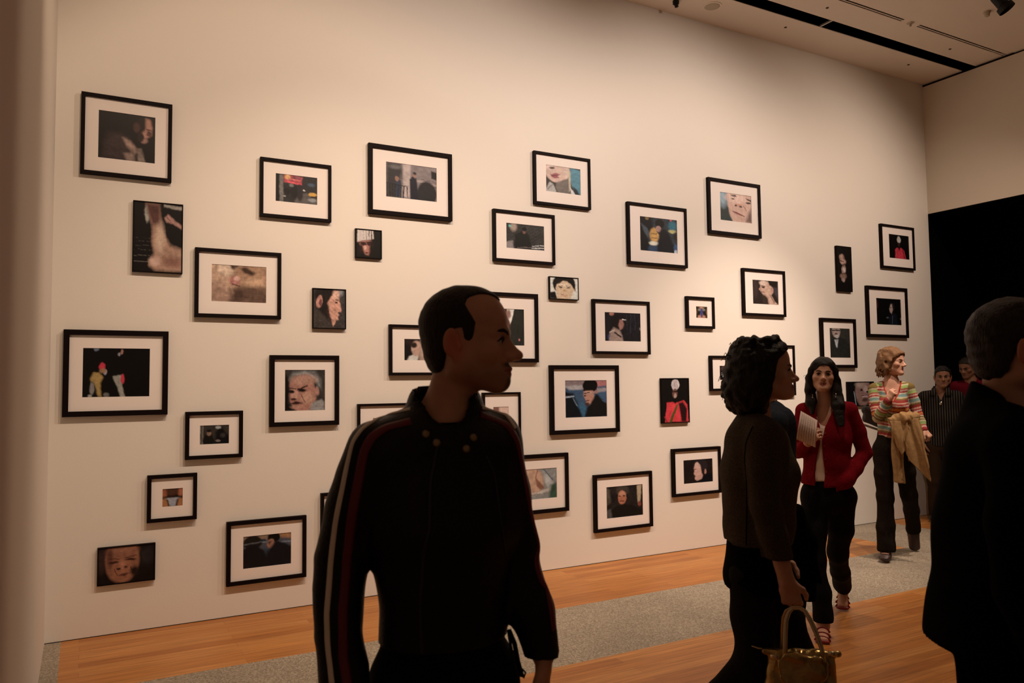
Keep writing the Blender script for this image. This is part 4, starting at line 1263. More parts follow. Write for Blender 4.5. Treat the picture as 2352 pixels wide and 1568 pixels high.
def ribbon(bvh, pts, width, lift, name, mt, parent, dirn=(0, 1, 0), n=60, close=False, thick=0.0015):
    """band of cloth laid on a surface: pts (x, z) seen from the front, or 3-D points snapped to the surface"""
    P = [V3(p) if len(p) == 3 else V3((p[0], 0, p[1])) for p in pts]
    L = [0]
    for a, b in zip(P[:-1], P[1:]): L.append(L[-1] + np.linalg.norm(b - a))
    T = np.linspace(0, L[-1], n); A = np.array(P); S = np.stack([np.interp(T, L, A[:, i]) for i in range(3)], 1)
    hit = []
    for p in S:
        if len(pts[0]) == 2:
            r = bvh.ray_cast(Vector(p) - Vector(dirn) * 2, Vector(dirn))
            if r[0] is None: r = bvh.find_nearest(Vector(p))
        else: r = bvh.find_nearest(Vector(p))
        hit.append((V3(r[0]), V3(r[1])))
    C = np.array([h[0] for h in hit])
    for _ in range(3): C[1:-1] = (C[:-2] + 2 * C[1:-1] + C[2:]) / 4
    vs, fs = [], []
    for i in range(n):
        t = unit(C[min(i + 1, n - 1)] - C[max(i - 1, 0)]); nm = unit(hit[i][1]); sd = unit(np.cross(t, nm))
        for jx, w_ in enumerate((-.5, -.17, .17, .5)):
            q = C[i] + sd * w_ * width; r = bvh.find_nearest(Vector(q)); c0, n0 = V3(r[0]), V3(r[1])
            vs.append(c0 + n0 * (lift + (thick if jx in (1, 2) else 0)))
    for i in range(n - 1):
        for jx in range(3): a = i * 4 + jx; fs.append((a, a + 1, a + 5, a + 4))
    o = pydata(name, vs, fs, mt, parent)
    md = o.modifiers.new('thickness', 'SOLIDIFY'); md.thickness = 0.002; md.offset = -1
    return o

def bvh_of(C): return BVHTree.FromPolygons([tuple(v) for v in C.V.tolist()], [tuple(f) for f in C.Fc.tolist()])
def lerp(a, b, t): return V3(a) + (V3(b) - V3(a)) * t

def body(P, parent, sk, hd, h=0.011, hf=0.0035, fineh=(), beard=0.0, female=False):
    """continuous skin surface: head, neck, trunk, arms, hands, legs, feet"""
    q = hd.H; R = 0.15 * hd.sc
    fx, fy, fz = [(q[0] - R, q[0] + R, hf)], [(q[1] - R, q[1] + R, hf)], [(q[2] - .13, q[2] + .16, hf)]
    for c, r in fineh:
        fx.append((c[0] - r, c[0] + r, .005)); fy.append((c[1] - r, c[1] + r, .005)); fz.append((c[2] - r, c[2] + r, .005))
    pts = [V3(p) for a in P['arms'] + P['legs'] for p in a[:3]] + [hd.H + .17, hd.H - .17]
    lo = np.min(pts, 0) - .24; hi = np.max(pts, 0) + .24; lo[2] = -0.02; hi[2] = q[2] + .17
    for l in P['legs']: lo = np.minimum(lo, V3(l[3]) - .06); hi[:2] = np.maximum(hi[:2], V3(l[3])[:2] + .06)
    lo[2] = -.02
    C = Clay(lo, hi, h, fx, fy, fz); g = P.get('girth', 1.0)
    nb = V3(P['neck']); sh = [V3(a[0]) for a in P['arms']]; hp = [V3(l[0]) for l in P['legs']]
    S = unit(sh[1] - sh[0]); Hh = unit(hp[1] - hp[0]); hc = (hp[0] + hp[1]) / 2; sw = np.linalg.norm(sh[1] - sh[0]) / 2
    nr = 0.052 if not female else 0.044
    C.limb(nb + V3((0, 0, -.10)), nb + V3((0, 0, -.22)), (sw * .80, .082 * g), (sw * .80, .088 * g), 0.05, u=S)
    C.limb(nb + V3((0, 0, -.22)), lerp(hc, nb, .38), (sw * .80, .088 * g), (sw * .70, .078 * g), 0.05, u=S)
    C.limb(lerp(hc, nb, .38), hc + V3((0, 0, .04)), (sw * .70, .078 * g), (sw * .74, .086 * g), 0.05, u=Hh)
    for s_ in sh: C.limb(nb + V3((0, 0, -.03)), s_ + V3((0, 0, .0)), 0.040, 0.040, 0.04)
    for a in P['arms']:
        s_, e_, w_ = map(V3, a[:3])
        C.chain([s_, lerp(s_, e_, .5), e_, lerp(e_, w_, .3), w_], [.045 * g, .042 * g, .037, .038, .034], 0.015)
    for l in P['legs']:
        pts_ = [V3(p) for p in (l[4] if len(l) > 4 else [l[0], lerp(l[0], l[1], .5), l[1], lerp(l[1], l[2], .35), l[2]])]
        C.chain(pts_, [.076 * g, .066 * g, .052, .053, .045], 0.02)
    C.F += np.float32(.010)
    C.limb(hd.w((0, -0.018, -0.05)), nb + V3((0, 0, .0)), nr, nr * 1.10, 0.03)
    C.limb(nb + V3((0, 0, .0)), nb + V3((0, 0, -.12)), (nr * 1.3, nr * 1.05), (sw * .62, .070 * g), 0.05, u=S)
    for a in P['arms']:
        s_, e_, w_ = map(V3, a[:3])
        C.limb(lerp(e_, w_, .75), w_, .027, .024, .012)
        if len(a) > 3: hand(C, w_, **a[3])
    for l in P['legs']:
        a, k_, n_, t = map(V3, l[:4])
        C.limb(lerp(k_, n_, .72) if len(l) < 5 else lerp(l[4][-2], l[4][-1], .9), n_, .038, .033, .02)
        C.limb(n_ + V3((0, 0, -.02)), t, (.032, .03), (.036, .016), 0.02, u=np.cross(unit(t - n_), (0, 0, 1)))
        C.ell(lerp(n_, t, -.12) + V3((0, 0, -.03)), (.03, .035, .032), .02)
    hd.sculpt(C)
    o = C.obj('body', sk, parent); hd.paint(o, C.V, beard)
    return o, C

def person_root(px_root, rz, label):
    r = empty('person', (px_root[0], px_root[1], 0), math.radians(rz)); tag(r, label, 'person'); return r

def shoe(ankle, toe, mt, parent, heel=0.0, w=0.048, name='shoe', sole=None):
    a, t = V3(ankle), V3(toe); f = unit(t - a); f[2] = 0 if abs(f[2]) < 0.5 else f[2]; f = unit(f)
    u = np.cross(f, (0, 0, 1)) if abs(f[2]) < .9 else V3((1, 0, 0))
    lo = np.minimum(a, t) - .12; hi = np.maximum(a, t) + .12
    C = Clay(lo, hi, 0.006)
    C.limb(a + V3((0, 0, -.01)), a + V3((0, 0, -.05)) - f * .01, .043, .042, .02)
    C.limb(a + V3((0, 0, -.055)) - f * .02, t + V3((0, 0, .012)), (w * .8, .032), (w, .026), .03, u=u)
    C.limb(t + V3((0, 0, .012)), t + f * .035 + V3((0, 0, .006)), (w, .026), (w * .75, .018), .02, u=u)
    return C.obj(name, mt, parent)
# ------------------------------------------------------------------ people (each in its own frame: x along the picture wall's view, y away, z up, feet on the floor)
M_leather = mat('black_leather', (0.004, 0.0035, 0.0035), 0.48, spec=0.22, bump=0.25, bscale=160)
M_jeans = mat('black_denim', (0.004, 0.004, 0.0055), 0.85, spec=0.1)
M_tee = mat('black_cotton', (0.004, 0.0035, 0.004), 0.9, spec=0.08)
M_cream = mat('cream_stripe', (0.85, 0.78, 0.64), 0.6)
M_maroon = mat('maroon_stripe', (0.13, 0.008, 0.014), 0.6)
M_brass = mat('antique_brass', (0.28, 0.20, 0.11), 0.42, metal=0.6)
M_zip = mat('zip_teeth', (0.03, 0.028, 0.026), 0.4, metal=0.7)
M_shoe = mat('black_shoe_leather', (0.004, 0.003, 0.003), 0.4)

def man_leather():
    R = person_root((0.748, -4.073), -24.44, 'man in black leather jacket with cream and red sleeve stripes, turning his head right')
    hd = Head((0.030, 0.0, 1.662), (0.98, -0.20, -0.01), sc=1.06, brow=1.5, nose=1.18, jaw=1.0, chin=-0.012)
    P = dict(neck=(-0.022, .012, 1.475), fwd=(.42, -.9, 0), girth=1.0,
        arms=[((-.165, -.045, 1.415), (-.250, -.02, 1.165), (-.222, -.075, .915), dict(d=(.05, -.1, -1), palm=(1, .3, 0), thumb=1, curl=.35)),
              ((.100, .05, 1.41), (.150, .05, 1.19), (.203, .01, .955), dict(d=(0.02, -.12, -1), palm=(-1, .15, 0), thumb=-1, curl=.35))],
        legs=[((-.105, 0, .93), (-.115, -.03, .50), (-.12, .0, .09), (-.07, -.14, .025)), ((.065, .04, .93), (.085, .02, .50), (.09, .05, .09), (.15, -.08, .025))])
    body(P, R, SK_MID, hd, hf=.003, fineh=[((.205, .0, .88), .09)], beard=1.0)
    hd.eyes(R, M_eye, M_iris, H_DARK, 0.0040)
    cap_hair(hd, H_DARK, R, t=.0040, h=.003, lump=.0006, edge=.005,
        front=lambda x, z: np.interp(z, [.0, .04, .07, .095, .115, .135], [.030, .034, .045, .052, .066, .080]) + np.clip(.022 - x, -.034, .022) * 1.1 * np.clip((z - .045) / .04, 0, 1),
        zlow=([-.12, -.06, -.045, -.03, -.018, .008, .012, .026, .034, .06, .12], [-.062, -.070, -.066, -.03, .03, .036, -.016, -.022, .03, .06, .09]))
    S = unit((.265, .095, 0))
    C = Clay((-.36, -.26, .90), (.32, .26, 1.62), .0062)
    C.limb((-.022, .01, 1.405), (-.020, .0, 1.25), (.178, .118), (.178, .125), .05, u=S)
    C.limb((-.020, 0, 1.25), (-.022, 0, 1.15), (.170, .122), (.146, .112), .05, u=S)
    C.limb((-.022, 0, 1.15), (-.024, 0, .97), (.146, .112), (.150, .12), .04, u=S)
    for s_ in ((-.165, -.045, 1.425), (.095, .05, 1.435)): C.limb((-.022, .012, 1.475), s_, .062, .062, .05)
    C.chain([(-.168, -.045, 1.428), (-.222, -.035, 1.30), (-.250, -.02, 1.19)], [.066, .062, .060], .02); C.chain([(-.250, -.02, 1.19), (-.254, -.03, 1.13), (-.254, -.05, 1.03), (-.228, -.078, .91)], [.060, .055, .053, .055], .003)
    C.chain([(.098, .05, 1.44), (.120, .055, 1.31), (.143, .05, 1.19), (.175, .025, 1.05), (.200, .01, .945)], [.060, .058, .055, .050, .044], .02)
    C.limb((-.022, .012, 1.47), (-.018, .018, 1.515), (.088, .078), (.092, .082), .012, u=S)
    C.limb((-.020, -.005, 1.475), (-.018, .01, 1.66), (.062, .060), (.084, .072), .006, u=S, sub=True)
    C.ell((-.005, -.10, 1.545), (.065, .07, .065), .01, sub=True)
    def trim(X, Y, Z): return np.where((np.abs(X + .03) < .16) & (Z < 1.02), (1.0 - Z), -9)
    X, Y, Z = C.ax[0][:, None, None], C.ax[1][None, :, None], C.ax[2][None, None, :]
    core = (X > -.185) & (X < .130) & (Y > -.2) & ((X < .125) | (Z > 1.0)) & (Z < 1.02)
    C.F = np.where(core, np.maximum(C.F, (1.0 - Z)), C.F).astype(np.float32)
    cuff = (X > .13) & (Z < .98) ; C.F = np.where(cuff, np.maximum(C.F, (.944 - Z) + (X - .2) * .1), C.F).astype(np.float32)
    C.folds(.0035, 34, 5, (.5, .2, .8), mask=lambda X, Y, Z: np.where(np.abs(X + .03) > .15, 1.0, 0.45))
    J = C.obj('leather_jacket', M_leather, R); b = bvh_of(C)
    ribbon(b, [(-0.095, 1.520), (-0.158, 1.503), (-0.195, 1.482), (-0.217, 1.452), (-0.228, 1.408), (-0.240, 1.344), (-0.256, 1.268), (-0.266, 1.189), (-0.272, 1.087), (-0.268, 1.019), (-0.256, 0.950)], .0125, .0015, 'sleeve_stripe', M_cream, R, n=90)['label'] = 'cream stripe'
    ribbon(b, [(-0.092, 1.494), (-0.146, 1.482), (-0.176, 1.462), (-0.193, 1.426), (-0.205, 1.363), (-0.220, 1.28), (-0.231, 1.197), (-0.238, 1.097), (-0.235, 1.0), (-0.224, .95)], .021, .0012, 'sleeve_stripe', M_maroon, R, n=90)['label'] = 'dark red stripe'
    ribbon(b, [(0.066, 1.520), (0.095, 1.510), (0.125, 1.500), (.145, 1.47)], .0125, .0015, 'sleeve_stripe', M_cream, R, n=30)['label'] = 'cream stripe'
    ribbon(b, [(0.062, 1.505), (0.092, 1.494), (0.125, 1.480), (.150, 1.44), (.166, 1.36), (.182, 1.27), (.198, 1.20), (.214, 1.11), (.228, 1.01)], .021, .0012, 'sleeve_stripe', M_maroon, R, n=70)['label'] = 'dark red stripe'
    ribbon(b, [(-0.034, 1.44), (-0.049, 1.368), (-0.051, 1.268), (-0.063, 1.224), (-0.073, 1.097), (-0.07, 1.005)], .008, .0010, 'zip', M_zip, R)
    ribbon(b, [(0.072, 1.414), (0.091, 1.374), (0.102, 1.277), (0.115, 1.192)], .006, .0008, 'chest_zip', M_zip, R)
    for x, z in ((-0.059, 1.466), (-0.036, 1.447), (0.044, 1.455), (0.028, 1.432)):
        r = b.ray_cast(Vector((x, -2, z)), Vector((0, 1, 0))); p, n_ = V3(r[0]), V3(r[1])
        k = Boxes(); k.ring([p - n_ * .002, p + n_ * .0025, p + n_ * .0045, p + n_ * .0055], [.0085, .0085, .0065, .002], 16); k.build('snap_button', M_brass, R, smooth=True)
    # crew neck shirt
    C = Clay((-.22, -.16, 1.20), (.18, .16, 1.56), .006)
    C.limb((-.022, .01, 1.40), (-.020, .0, 1.22), (.150, .098), (.150, .105), .04, u=S)
    C.limb((-.022, .01, 1.42), (-.020, .0, 1.495), (.085, .078), (.068, .066), .03, u=S)
    C.limb((-.021, -.002, 1.485), (-.019, .0, 1.56), (.060, .058), (.060, .058), .004, u=S, sub=True)
    C.cut((-.02, 0, 1.505), (0, -.25, 1)); C.obj('crew_neck_shirt', M_tee, R)
    # trousers, belt ends, shoes
    C = Clay((-.25, -.22, .04), (.25, .24, 1.10), .009)
    C.limb((-.028, .01, 1.06), (-.025, .02, .93), (.136, .100), (.142, .105), .05, u=S)
    for h_, k_, a_ in (((-.100, 0, .90), (-.115, -.03, .50), (-.12, .0, .10)), ((.060, .04, .90), (.085, .02, .50), (.09, .05, .10))):
        C.chain([h_, lerp(h_, k_, .5), k_, a_], [.094, .084, .070, .066], .03)
    C.cut((0, 0, .055), (0, 0, -1)); C.folds(.003, 30, 9)
    C.obj('trousers', M_jeans, R)
    for p in ([(.120, -.06, 1.03), (.131, -.075, 1.005), (.137, -.08, .97), (.146, -.08, .935)], [(.118, -.06, 1.03), (.124, -.085, .99), (.128, -.09, .955)]):
        k = Boxes(); k.ring(p, (.0085, .0022), 8); k.build('hanging_strap', M_leather, R)
    k = Boxes(); k.ring([(.146, -.08, .952), (.154, -.08, .944), (.150, -.08, .932), (.141, -.08, .938), (.146, -.08, .952)], .0022, 6); k.build('strap_buckle', M_zip, R, smooth=True)
    shoe((-.12, .0, .09), (-.07, -.14, .03), M_shoe, R); shoe((.09, .05, .09), (.15, -.08, .03), M_shoe, R)
man_leather()
M_tweed = mat('charcoal_tweed', (0.055, 0.042, 0.027), 0.95, spec=0.1, var=0.45, vscale=220, bump=0.3, bscale=400)
M_tunic = mat('black_tunic_cloth', (0.0025, 0.002, 0.002), 0.95, spec=0.03)
M_greytr = mat('dark_grey_trousers', (0.013, 0.011, 0.010), 0.95, spec=0.05, var=0.3, vscale=150)
M_metal = mat('silver_metal', (0.6, 0.55, 0.5), 0.25, metal=1)

def curl_strands(name, seeds, mt, parent, n_turn=2.0, r=0.0022):
    """loose curls: seeds = list of (start, direction, length, coil radius)"""
    b = Boxes()
    for i, (p, d, L, cr) in enumerate(seeds):
        d = unit(d); a = unit(np.cross(d, (0.3, 0.8, 0.1))); c = np.cross(d, a); ph = i * 1.7; N = 26; pts = []
        for k in range(N):
            t = k / (N - 1); q = V3(p) + d * L * t + V3((0, 0, -1)) * L * .35 * t * t
            pts.append(q + (a * math.cos(ph + t * n_turn * 6.283) + c * math.sin(ph + t * n_turn * 6.283)) * cr * min(1, t * 3))
        b.ring(pts, [r * (1 - .6 * k / N) for k in range(N)], 5)
    o = b.build(name, mt, parent, smooth=True); o['kind'] = 'stuff'; return o

def curly_woman():
    R = person_root((2.202, -3.615), -46.3, 'woman with black curly hair in charcoal tweed jacket, striding right with gold bag')
    hd = Head((0.024, -.01, 1.602), (0.985, 0.10, 0.0), sc=0.98, male=0, pro=.009, nose=1.12, jaw=.95, lips=1.25, chin=-0.016, fat=.002)
    P = dict(neck=(-.015, .01, 1.425), fwd=(.88, .47, 0), girth=.92,
        arms=[((.015, -.135, 1.375), (.018, -.165, 1.13), (.076, -.155, .885), dict(d=(.22, .03, -1), palm=(0, 1, 0), thumb=1, curl=.75, sc=.86)),
              ((-.02, .145, 1.375), (-.03, .19, 1.13), (.05, .19, .90), dict(d=(.3, 0, -1), palm=(0, -1, 0), thumb=-1, curl=.4, sc=.95))],
        legs=[((-.040, -.048, .90), (-.035, -.080, .57), (-.29, -.075, .27), (-.28, -.07, .13)), ((-.03, .05, .90), (.12, .08, .52), (.14, .08, .09), (.27, .09, .025))])
    body(P, R, SK_FAIR, hd, hf=.0034, fineh=[((.10, -.15, .83), .09)], female=True)
    hd.eyes(R, M_eye, M_iris, H_BLACK, 0.0028)
    # curly hair: one big mass over crown, back and sides
    c = hd.H; s = hd.sc; C = Clay(c + V3((-.19, -.17, -.20)), c + V3((.13, .17, .19)), .0042)
    C.ell(hd.w((0, -.028, .044)), (.098, .108, .092), .03, hd.M)
    C.ell(hd.w((0, -.064, -.038)), (.100, .088, .105), .04, hd.M)
    C.ell(hd.w((0, .045, .088)), (.062, .040, .038), .03, hd.M); C.ell(hd.w((0, -.050, -.115)), (.085, .070, .045), .03, hd.M)
    for d in (-1, 1):
        C.ell(hd.w((d * .080, -.020, -.020)), (.030, .055, .090), .03, hd.M)
        C.ell(hd.w((d * .068, .015, .035)), (.020, .030, .050), .02, hd.M)
    r = np.random.default_rng(4)
    for i in range(700):
        th = r.uniform(0, 6.283); z = r.uniform(-.14, .13); u_ = V3((math.cos(th), math.sin(th), 0))
        if u_[1] > .35 and z < .065: continue
        base = V3((0, -.02 - .035 * np.clip(-z, 0, .1) / .1, z)); k = math.sqrt(max(0.02, 1 - ((z + .0) / .155) ** 2))
        p = base + u_ * V3((.098, .112, 0)) * k
        if p[1] > .05 and z < .07: continue
        C.ell(hd.w(p), np.full(3, r.uniform(.009, .018)), .003)
    fn = [((C.ax[0][:, None, None] - hd.H[0]) * hd.M[0, i] + (C.ax[1][None, :, None] - hd.H[1]) * hd.M[1, i] + (C.ax[2][None, None, :] - hd.H[2]) * hd.M[2, i]) / s for i in range(3)]
    face = (fn[1] - np.interp(fn[2], [-.2, -.08, .0, .05, .075, .095, .12], [-.002, .012, .030, .045, .066, .098, .14])) * s
    C.F = np.maximum(C.F, face.astype(np.float32)); C.folds(.003, 120, 8, (0, 0, 1))
    C.obj('hair', H_BLACK, R)
    seeds = []
    for i in range(58):
        th = r.uniform(2.0, 4.4); z = r.uniform(-.12, .12); u_ = V3((math.sin(th) * .8, math.cos(th), 0))
        p = hd.w(V3((0, -.02, z)) + u_ * V3((.10, .115, 0)) * math.sqrt(max(.1, 1 - (z / .16) ** 2)))
        seeds.append((p, hd.M @ V3((u_[0] * .6, u_[1], r.uniform(-.5, .5))), r.uniform(.018, .04), r.uniform(.004, .008)))
    for i in range(16):
        th = r.uniform(-1.2, 1.2); p = hd.w((math.sin(th) * .06, -.02 + r.uniform(-.05, .05), .120)); seeds.append((p, hd.M @ V3((0, r.uniform(-.5, .7), 1)), r.uniform(.008, .018), .004))
    seeds.append((hd.w((-.03, -.125, -.07)), (-1, 0, -.25), .032, .010))
    curl_strands('stray_curls', seeds, H_BLACK, R)
    k = Boxes(); k.ring([hd.w((.060, .035, .112)), hd.w((.066, .018, .118))], (.003, .0018), 8); k.ring([hd.w((.0585, .052, .100)), hd.w((.060, .046, .103))], (.004, .002), 8); k.build('hair_clip', M_metal, R)
    S = unit((-.035, .28, 0))
    # tweed jacket
    C = Clay((-.24, -.27, .93), (.24, .29, 1.50), .0062)
    C.limb((-.012, .005, 1.335), (-.006, .005, 1.22), (.165, .118), (.160, .128), .05, u=S)
    C.limb((-.006, .005, 1.22), (-.010, .005, 1.08), (.160, .128), (.142, .116), .05, u=S)
    C.limb((-.010, .005, 1.08), (-.018, .005, .97), (.142, .116), (.162, .120), .05, u=S)
    for q in ((.015, -.130, 1.375), (-.02, .14, 1.375)): C.limb((-.015, .01, 1.425), q, .046, .056, .05)
    for d in (-1, 1): C.ell(V3((.075, .04, 1.24)) + S * .065 * d, (.055, .055, .06), .03)
    C.chain([(.015, -.135, 1.375), (.012, -.160, 1.25), (.016, -.168, 1.13), (.036, -.168, 1.04), (.055, -.160, .963)], [.060, .056, .052, .048, .047], .018)
    C.chain([(-.02, .145, 1.375), (-.03, .18, 1.25), (-.03, .195, 1.13), (.02, .20, .95)], [.060, .055, .050, .045], .02)
    C.limb((-.010, .012, 1.40), (.0, .012, 1.50), (.070, .062), (.066, .060), .02, u=S)
    C.limb((.0, .012, 1.42), (.012, .012, 1.56), (.050, .050), (.062, .062), .006, u=S, sub=True)
    X, Y, Z = C.ax[0][:, None, None], C.ax[1][None, :, None], C.ax[2][None, None, :]
    C.F = np.maximum(C.F, np.where((Y < -.118) & (X > -.01), .953 - Z, .985 - Z).astype(np.float32))
    C.cut((.0, .01, 1.462), (.55, 0, 1)); C.folds(.0028, 34, 12, (.4, .3, .8))
    J = C.obj('tweed_jacket', M_tweed, R); b = bvh_of(C)
    ribbon(b, [(-.020, 1.415), (-.045, 1.36), (-.052, 1.30), (-.046, 1.22), (-.050, 1.10), (-.055, .995)], .005, .0006, 'back_seam', M_tunic, R)
    C = Clay((-.24, -.20, .78), (.20, .22, 1.06), .008)
    C.limb((-.018, .005, 1.03), (-.030, .005, .86), (.146, .100), (.150, .108), .03, u=S)
    C.limb((-.030, .005, .86), (-.026, .005, .77), (.150, .108), (.152, .108), .03, u=S)
    C.cut((0, 0, .812), (-.1, 0, -1)); C.folds(.003, 30, 14, (1, .4, .1)); C.obj('tunic_hem', M_tunic, R)
    C = Clay((-.42, -.20, .03), (.34, .22, 1.0), .009)
    C.limb((-.030, .005, .98), (-.030, .0, .88), (.125, .095), (.122, .09), .04, u=S)
    C.chain([(-.045, -.062, .86), (-.034, -.080, .72), (-.038, -.085, .58), (-.160, -.08, .42), (-.285, -.075, .28)], [.080, .078, .068, .062, .064], .03)
    C.chain([(-.02, .075, .86), (.06, .08, .69), (.120, .08, .52), (.135, .08, .30), (.14, .08, .10)], [.088, .076, .064, .062, .068], .03)
    C.folds(.0035, 32, 15); C.obj('trousers', M_greytr, R)
    shoe((-.30, -.075, .26), (-.285, -.07, .135), M_shoe, R, name='shoe'); shoe((.14, .08, .09), (.27, .09, .03), M_shoe, R)

    # gold handbag hanging from the near hand
    hx, hy, hz = .118, -.155, .790
    g = empty('handbag', R.matrix_basis @ Vector((.115, -.16, .405)), R.rotation_euler[2])
    tag(g, 'crumpled gold leather handbag swinging from the curly-haired woman\'s hand', 'handbag')
    M_gold = mat('gold_leather', (0.36, 0.25, 0.09), 0.30, metal=0.85, bump=0.55, bscale=26, var=.25, vscale=18)
    M_goldd = mat('gold_piping', (0.62, 0.50, 0.30), 0.3, metal=0.8)
    C = Clay((-.17, -.08, -.02), (.17, .08, .31), .005)
    C.limb((0, 0, .03), (0, 0, .225), (.125, .058), (.108, .030), .02, u=(1, 0, 0))
    C.limb((-.118, 0, .235), (.118, 0, .245), .012, .012, .012)
    C.cut((0, 0, .0), (0, 0, -1)); C.folds(.007, 30, 2, (.7, .2, .6)); C.folds(.003, 70, 3, (.7, .2, .6))
    C.obj('bag_body', M_gold, g); bb = bvh_of(C)
    C = Clay((-.13, -.10, .06), (.13, 0, .28), .005)
    C.limb((-.050, -.036, .235), (.060, -.040, .235), .012, .012, .01); C.limb((-.045, -.038, .235), (.005, -.058, .13), (.04, .007), (.055, .006), .01, u=(1, 0, 0)); C.limb((.06, -.038, .235), (.015, -.058, .13), (.03, .007), (.05, .006), .01, u=(1, 0, 0))
    C.folds(.003, 50, 3); C.obj('front_flap', M_gold, g)
    for dx, dy in ((-.055, -.038), (-.062, .030)):
        k = Boxes(); k.ring([(dx, dy, .205), (dx + .004, dy, .26), (dx + .006, dy * .8, .31), (dx + .010, dy * .5, .350), (dx + .020, dy * .2, .375), (-.022, 0, .389), (.0, 0, .391), (.018, dy * .1, .381), (.034, dy * .3, .352), (.052, dy * .5, .31), (.066, dy * .7, .265), (.074, dy, .215)], (.0075, .003), 8)
        k.build('handle', M_goldd, g, smooth=True)
    for x, z in ((-.085, .228), (.098, .255)):
        k = Boxes(); k.ring([(x - .014, -.036, z), (x + .014, -.040, z + .002)], (.009, .004), 10); k.build('metal_stud', M_goldd, g, smooth=True)
    k = Boxes(); k.ring([(-.118, 0, .24), (-.14, -.01, .246), (-.16, -.012, .252)], [.004, .003, .0015], 8); k.build('zip_pull', M_goldd, g, smooth=True)
curly_woman()

M_denim = mat('dark_blue_denim', (0.018, 0.024, 0.036), 0.9, spec=0.1, var=.3, vscale=60)
M_coatb = mat('black_wool', (0.0022, 0.002, 0.002), 0.95, spec=0.03)
def hidden_person():
    R = person_root((3.095, -2.963), -48.31, 'person in dark blue denim jacket mostly hidden behind the curly-haired woman')
    hd = Head((-.140, .02, 1.56), (.95, .25, -.05), sc=.92, male=0)
    P = dict(neck=(-.110, .02, 1.43), fwd=(.9, .3, 0), girth=.9,
        arms=[((-.07, -.12, 1.37), (-.07, -.13, 1.13), (-.06, -.13, .90), dict(d=(.1, .1, -1), palm=(0, 1, 0), thumb=1, curl=.6, sc=.9)), ((-.06, .15, 1.37), (-.08, .16, 1.13), (-.08, .15, .92), dict(d=(.1, 0, -1), palm=(0, -1, 0), thumb=-1, curl=.6, sc=.9))],
        legs=[((-.09, -.07, .88), (-.06, -.07, .48), (-.10, -.07, .09), (.03, -.07, .025)), ((-.08, .08, .88), (-.02, .08, .48), (-.01, .08, .09), (.12, .09, .025))])
    body(P, R, SK_FAIR, hd, h=.012, hf=.006, female=True)
    hd.eyes(R, M_eye, M_iris, H_DARK)
    cap_hair(hd, H_DARK, R, t=.014, h=.007, zext=.02)
    S = unit((.03, .28, 0))
    C = Clay((-.30, -.24, .95), (.20, .28, 1.50), .009)
    C.limb((-.078, .01, 1.345), (-.075, .01, 1.0), (.155, .105), (.145, .105), .05, u=S)
    for q in ((-.07, -.12, 1.375), (-.045, .14, 1.375)): C.limb((-.085, .02, 1.425), q, .044, .055, .05)
    C.ell((-.01, -.02, 1.36), (.045, .06, .08), .03)
    C.chain([(-.07, -.12, 1.37), (-.07, -.135, 1.13), (-.06, -.13, .93)], [.056, .05, .042], .02); C.chain([(-.06, .15, 1.37), (-.08, .165, 1.13), (-.08, .15, .95)], [.056, .05, .042], .02)
    C.cut((0, 0, .985), (0, 0, -1)); C.folds(.003, 34, 22); C.obj('denim_jacket', M_denim, R)
    C = Clay((-.26, -.18, .04), (.16, .2, 1.02), .010)
    C.limb((-.08, .005, 1.0), (-.085, .005, .86), (.135, .1), (.14, .1), .04, u=S)
    C.chain([(-.09, -.07, .86), (-.06, -.07, .48), (-.10, -.07, .08)], [.09, .068, .06], .03); C.chain([(-.08, .08, .86), (-.02, .08, .48), (-.01, .08, .08)], [.09, .068, .06], .03)
    C.cut((0, 0, .05), (0, 0, -1)); C.obj('trousers', M_tunic, R)
    shoe((-.10, -.07, .09), (.03, -.07, .03), M_shoe, R); shoe((-.01, .08, .09), (.12, .09, .03), M_shoe, R)
    g = empty('folded_coat', R.matrix_basis @ Vector((.03, -.14, .45)), R.rotation_euler[2]); tag(g, 'black coat draped over the hidden person\'s arm, its hem corner pointing right', 'coat')
    C = Clay((-.10, -.12, -.10), (.16, .10, .60), .006)
    C.limb((-.01, 0, .50), (.02, 0, .36), (.036, .05), (.055, .045), .03, u=(1, 0, 0)); C.limb((.02, 0, .36), (.02, 0, .08), (.052, .042), (.046, .030), .03, u=(1, 0, 0))
    C.limb((.035, -.01, .38), (.052, -.01, .25), (.030, .02), (.020, .012), .02, u=(1, 0, 0)); C.limb((.052, -.01, .25), (.088, -.01, .172), (.022, .012), (.006, .005), .01, u=(1, 0, 0))
    C.cut((0, 0, .075), (.1, 0, -1)); C.folds(.004, 36, 23, (1, .3, .2)); C.obj('coat_cloth', M_coatb, g)
hidden_person()
M_red = mat('dark_red_knit', (0.165, 0.005, 0.011), 0.95, spec=0.05, var=.2, vscale=90, bump=.2, bscale=300)
M_white = mat('white_cotton', (0.62, 0.52, 0.44), 0.95, spec=0.05)
M_redl = mat('red_leather', (0.20, 0.012, 0.014), 0.45)
M_paper = mat('paper', (0.66, 0.54, 0.49), 0.9, spec=0.05)
M_ink = mat('ink', (0.34, 0.26, 0.23), 0.9)
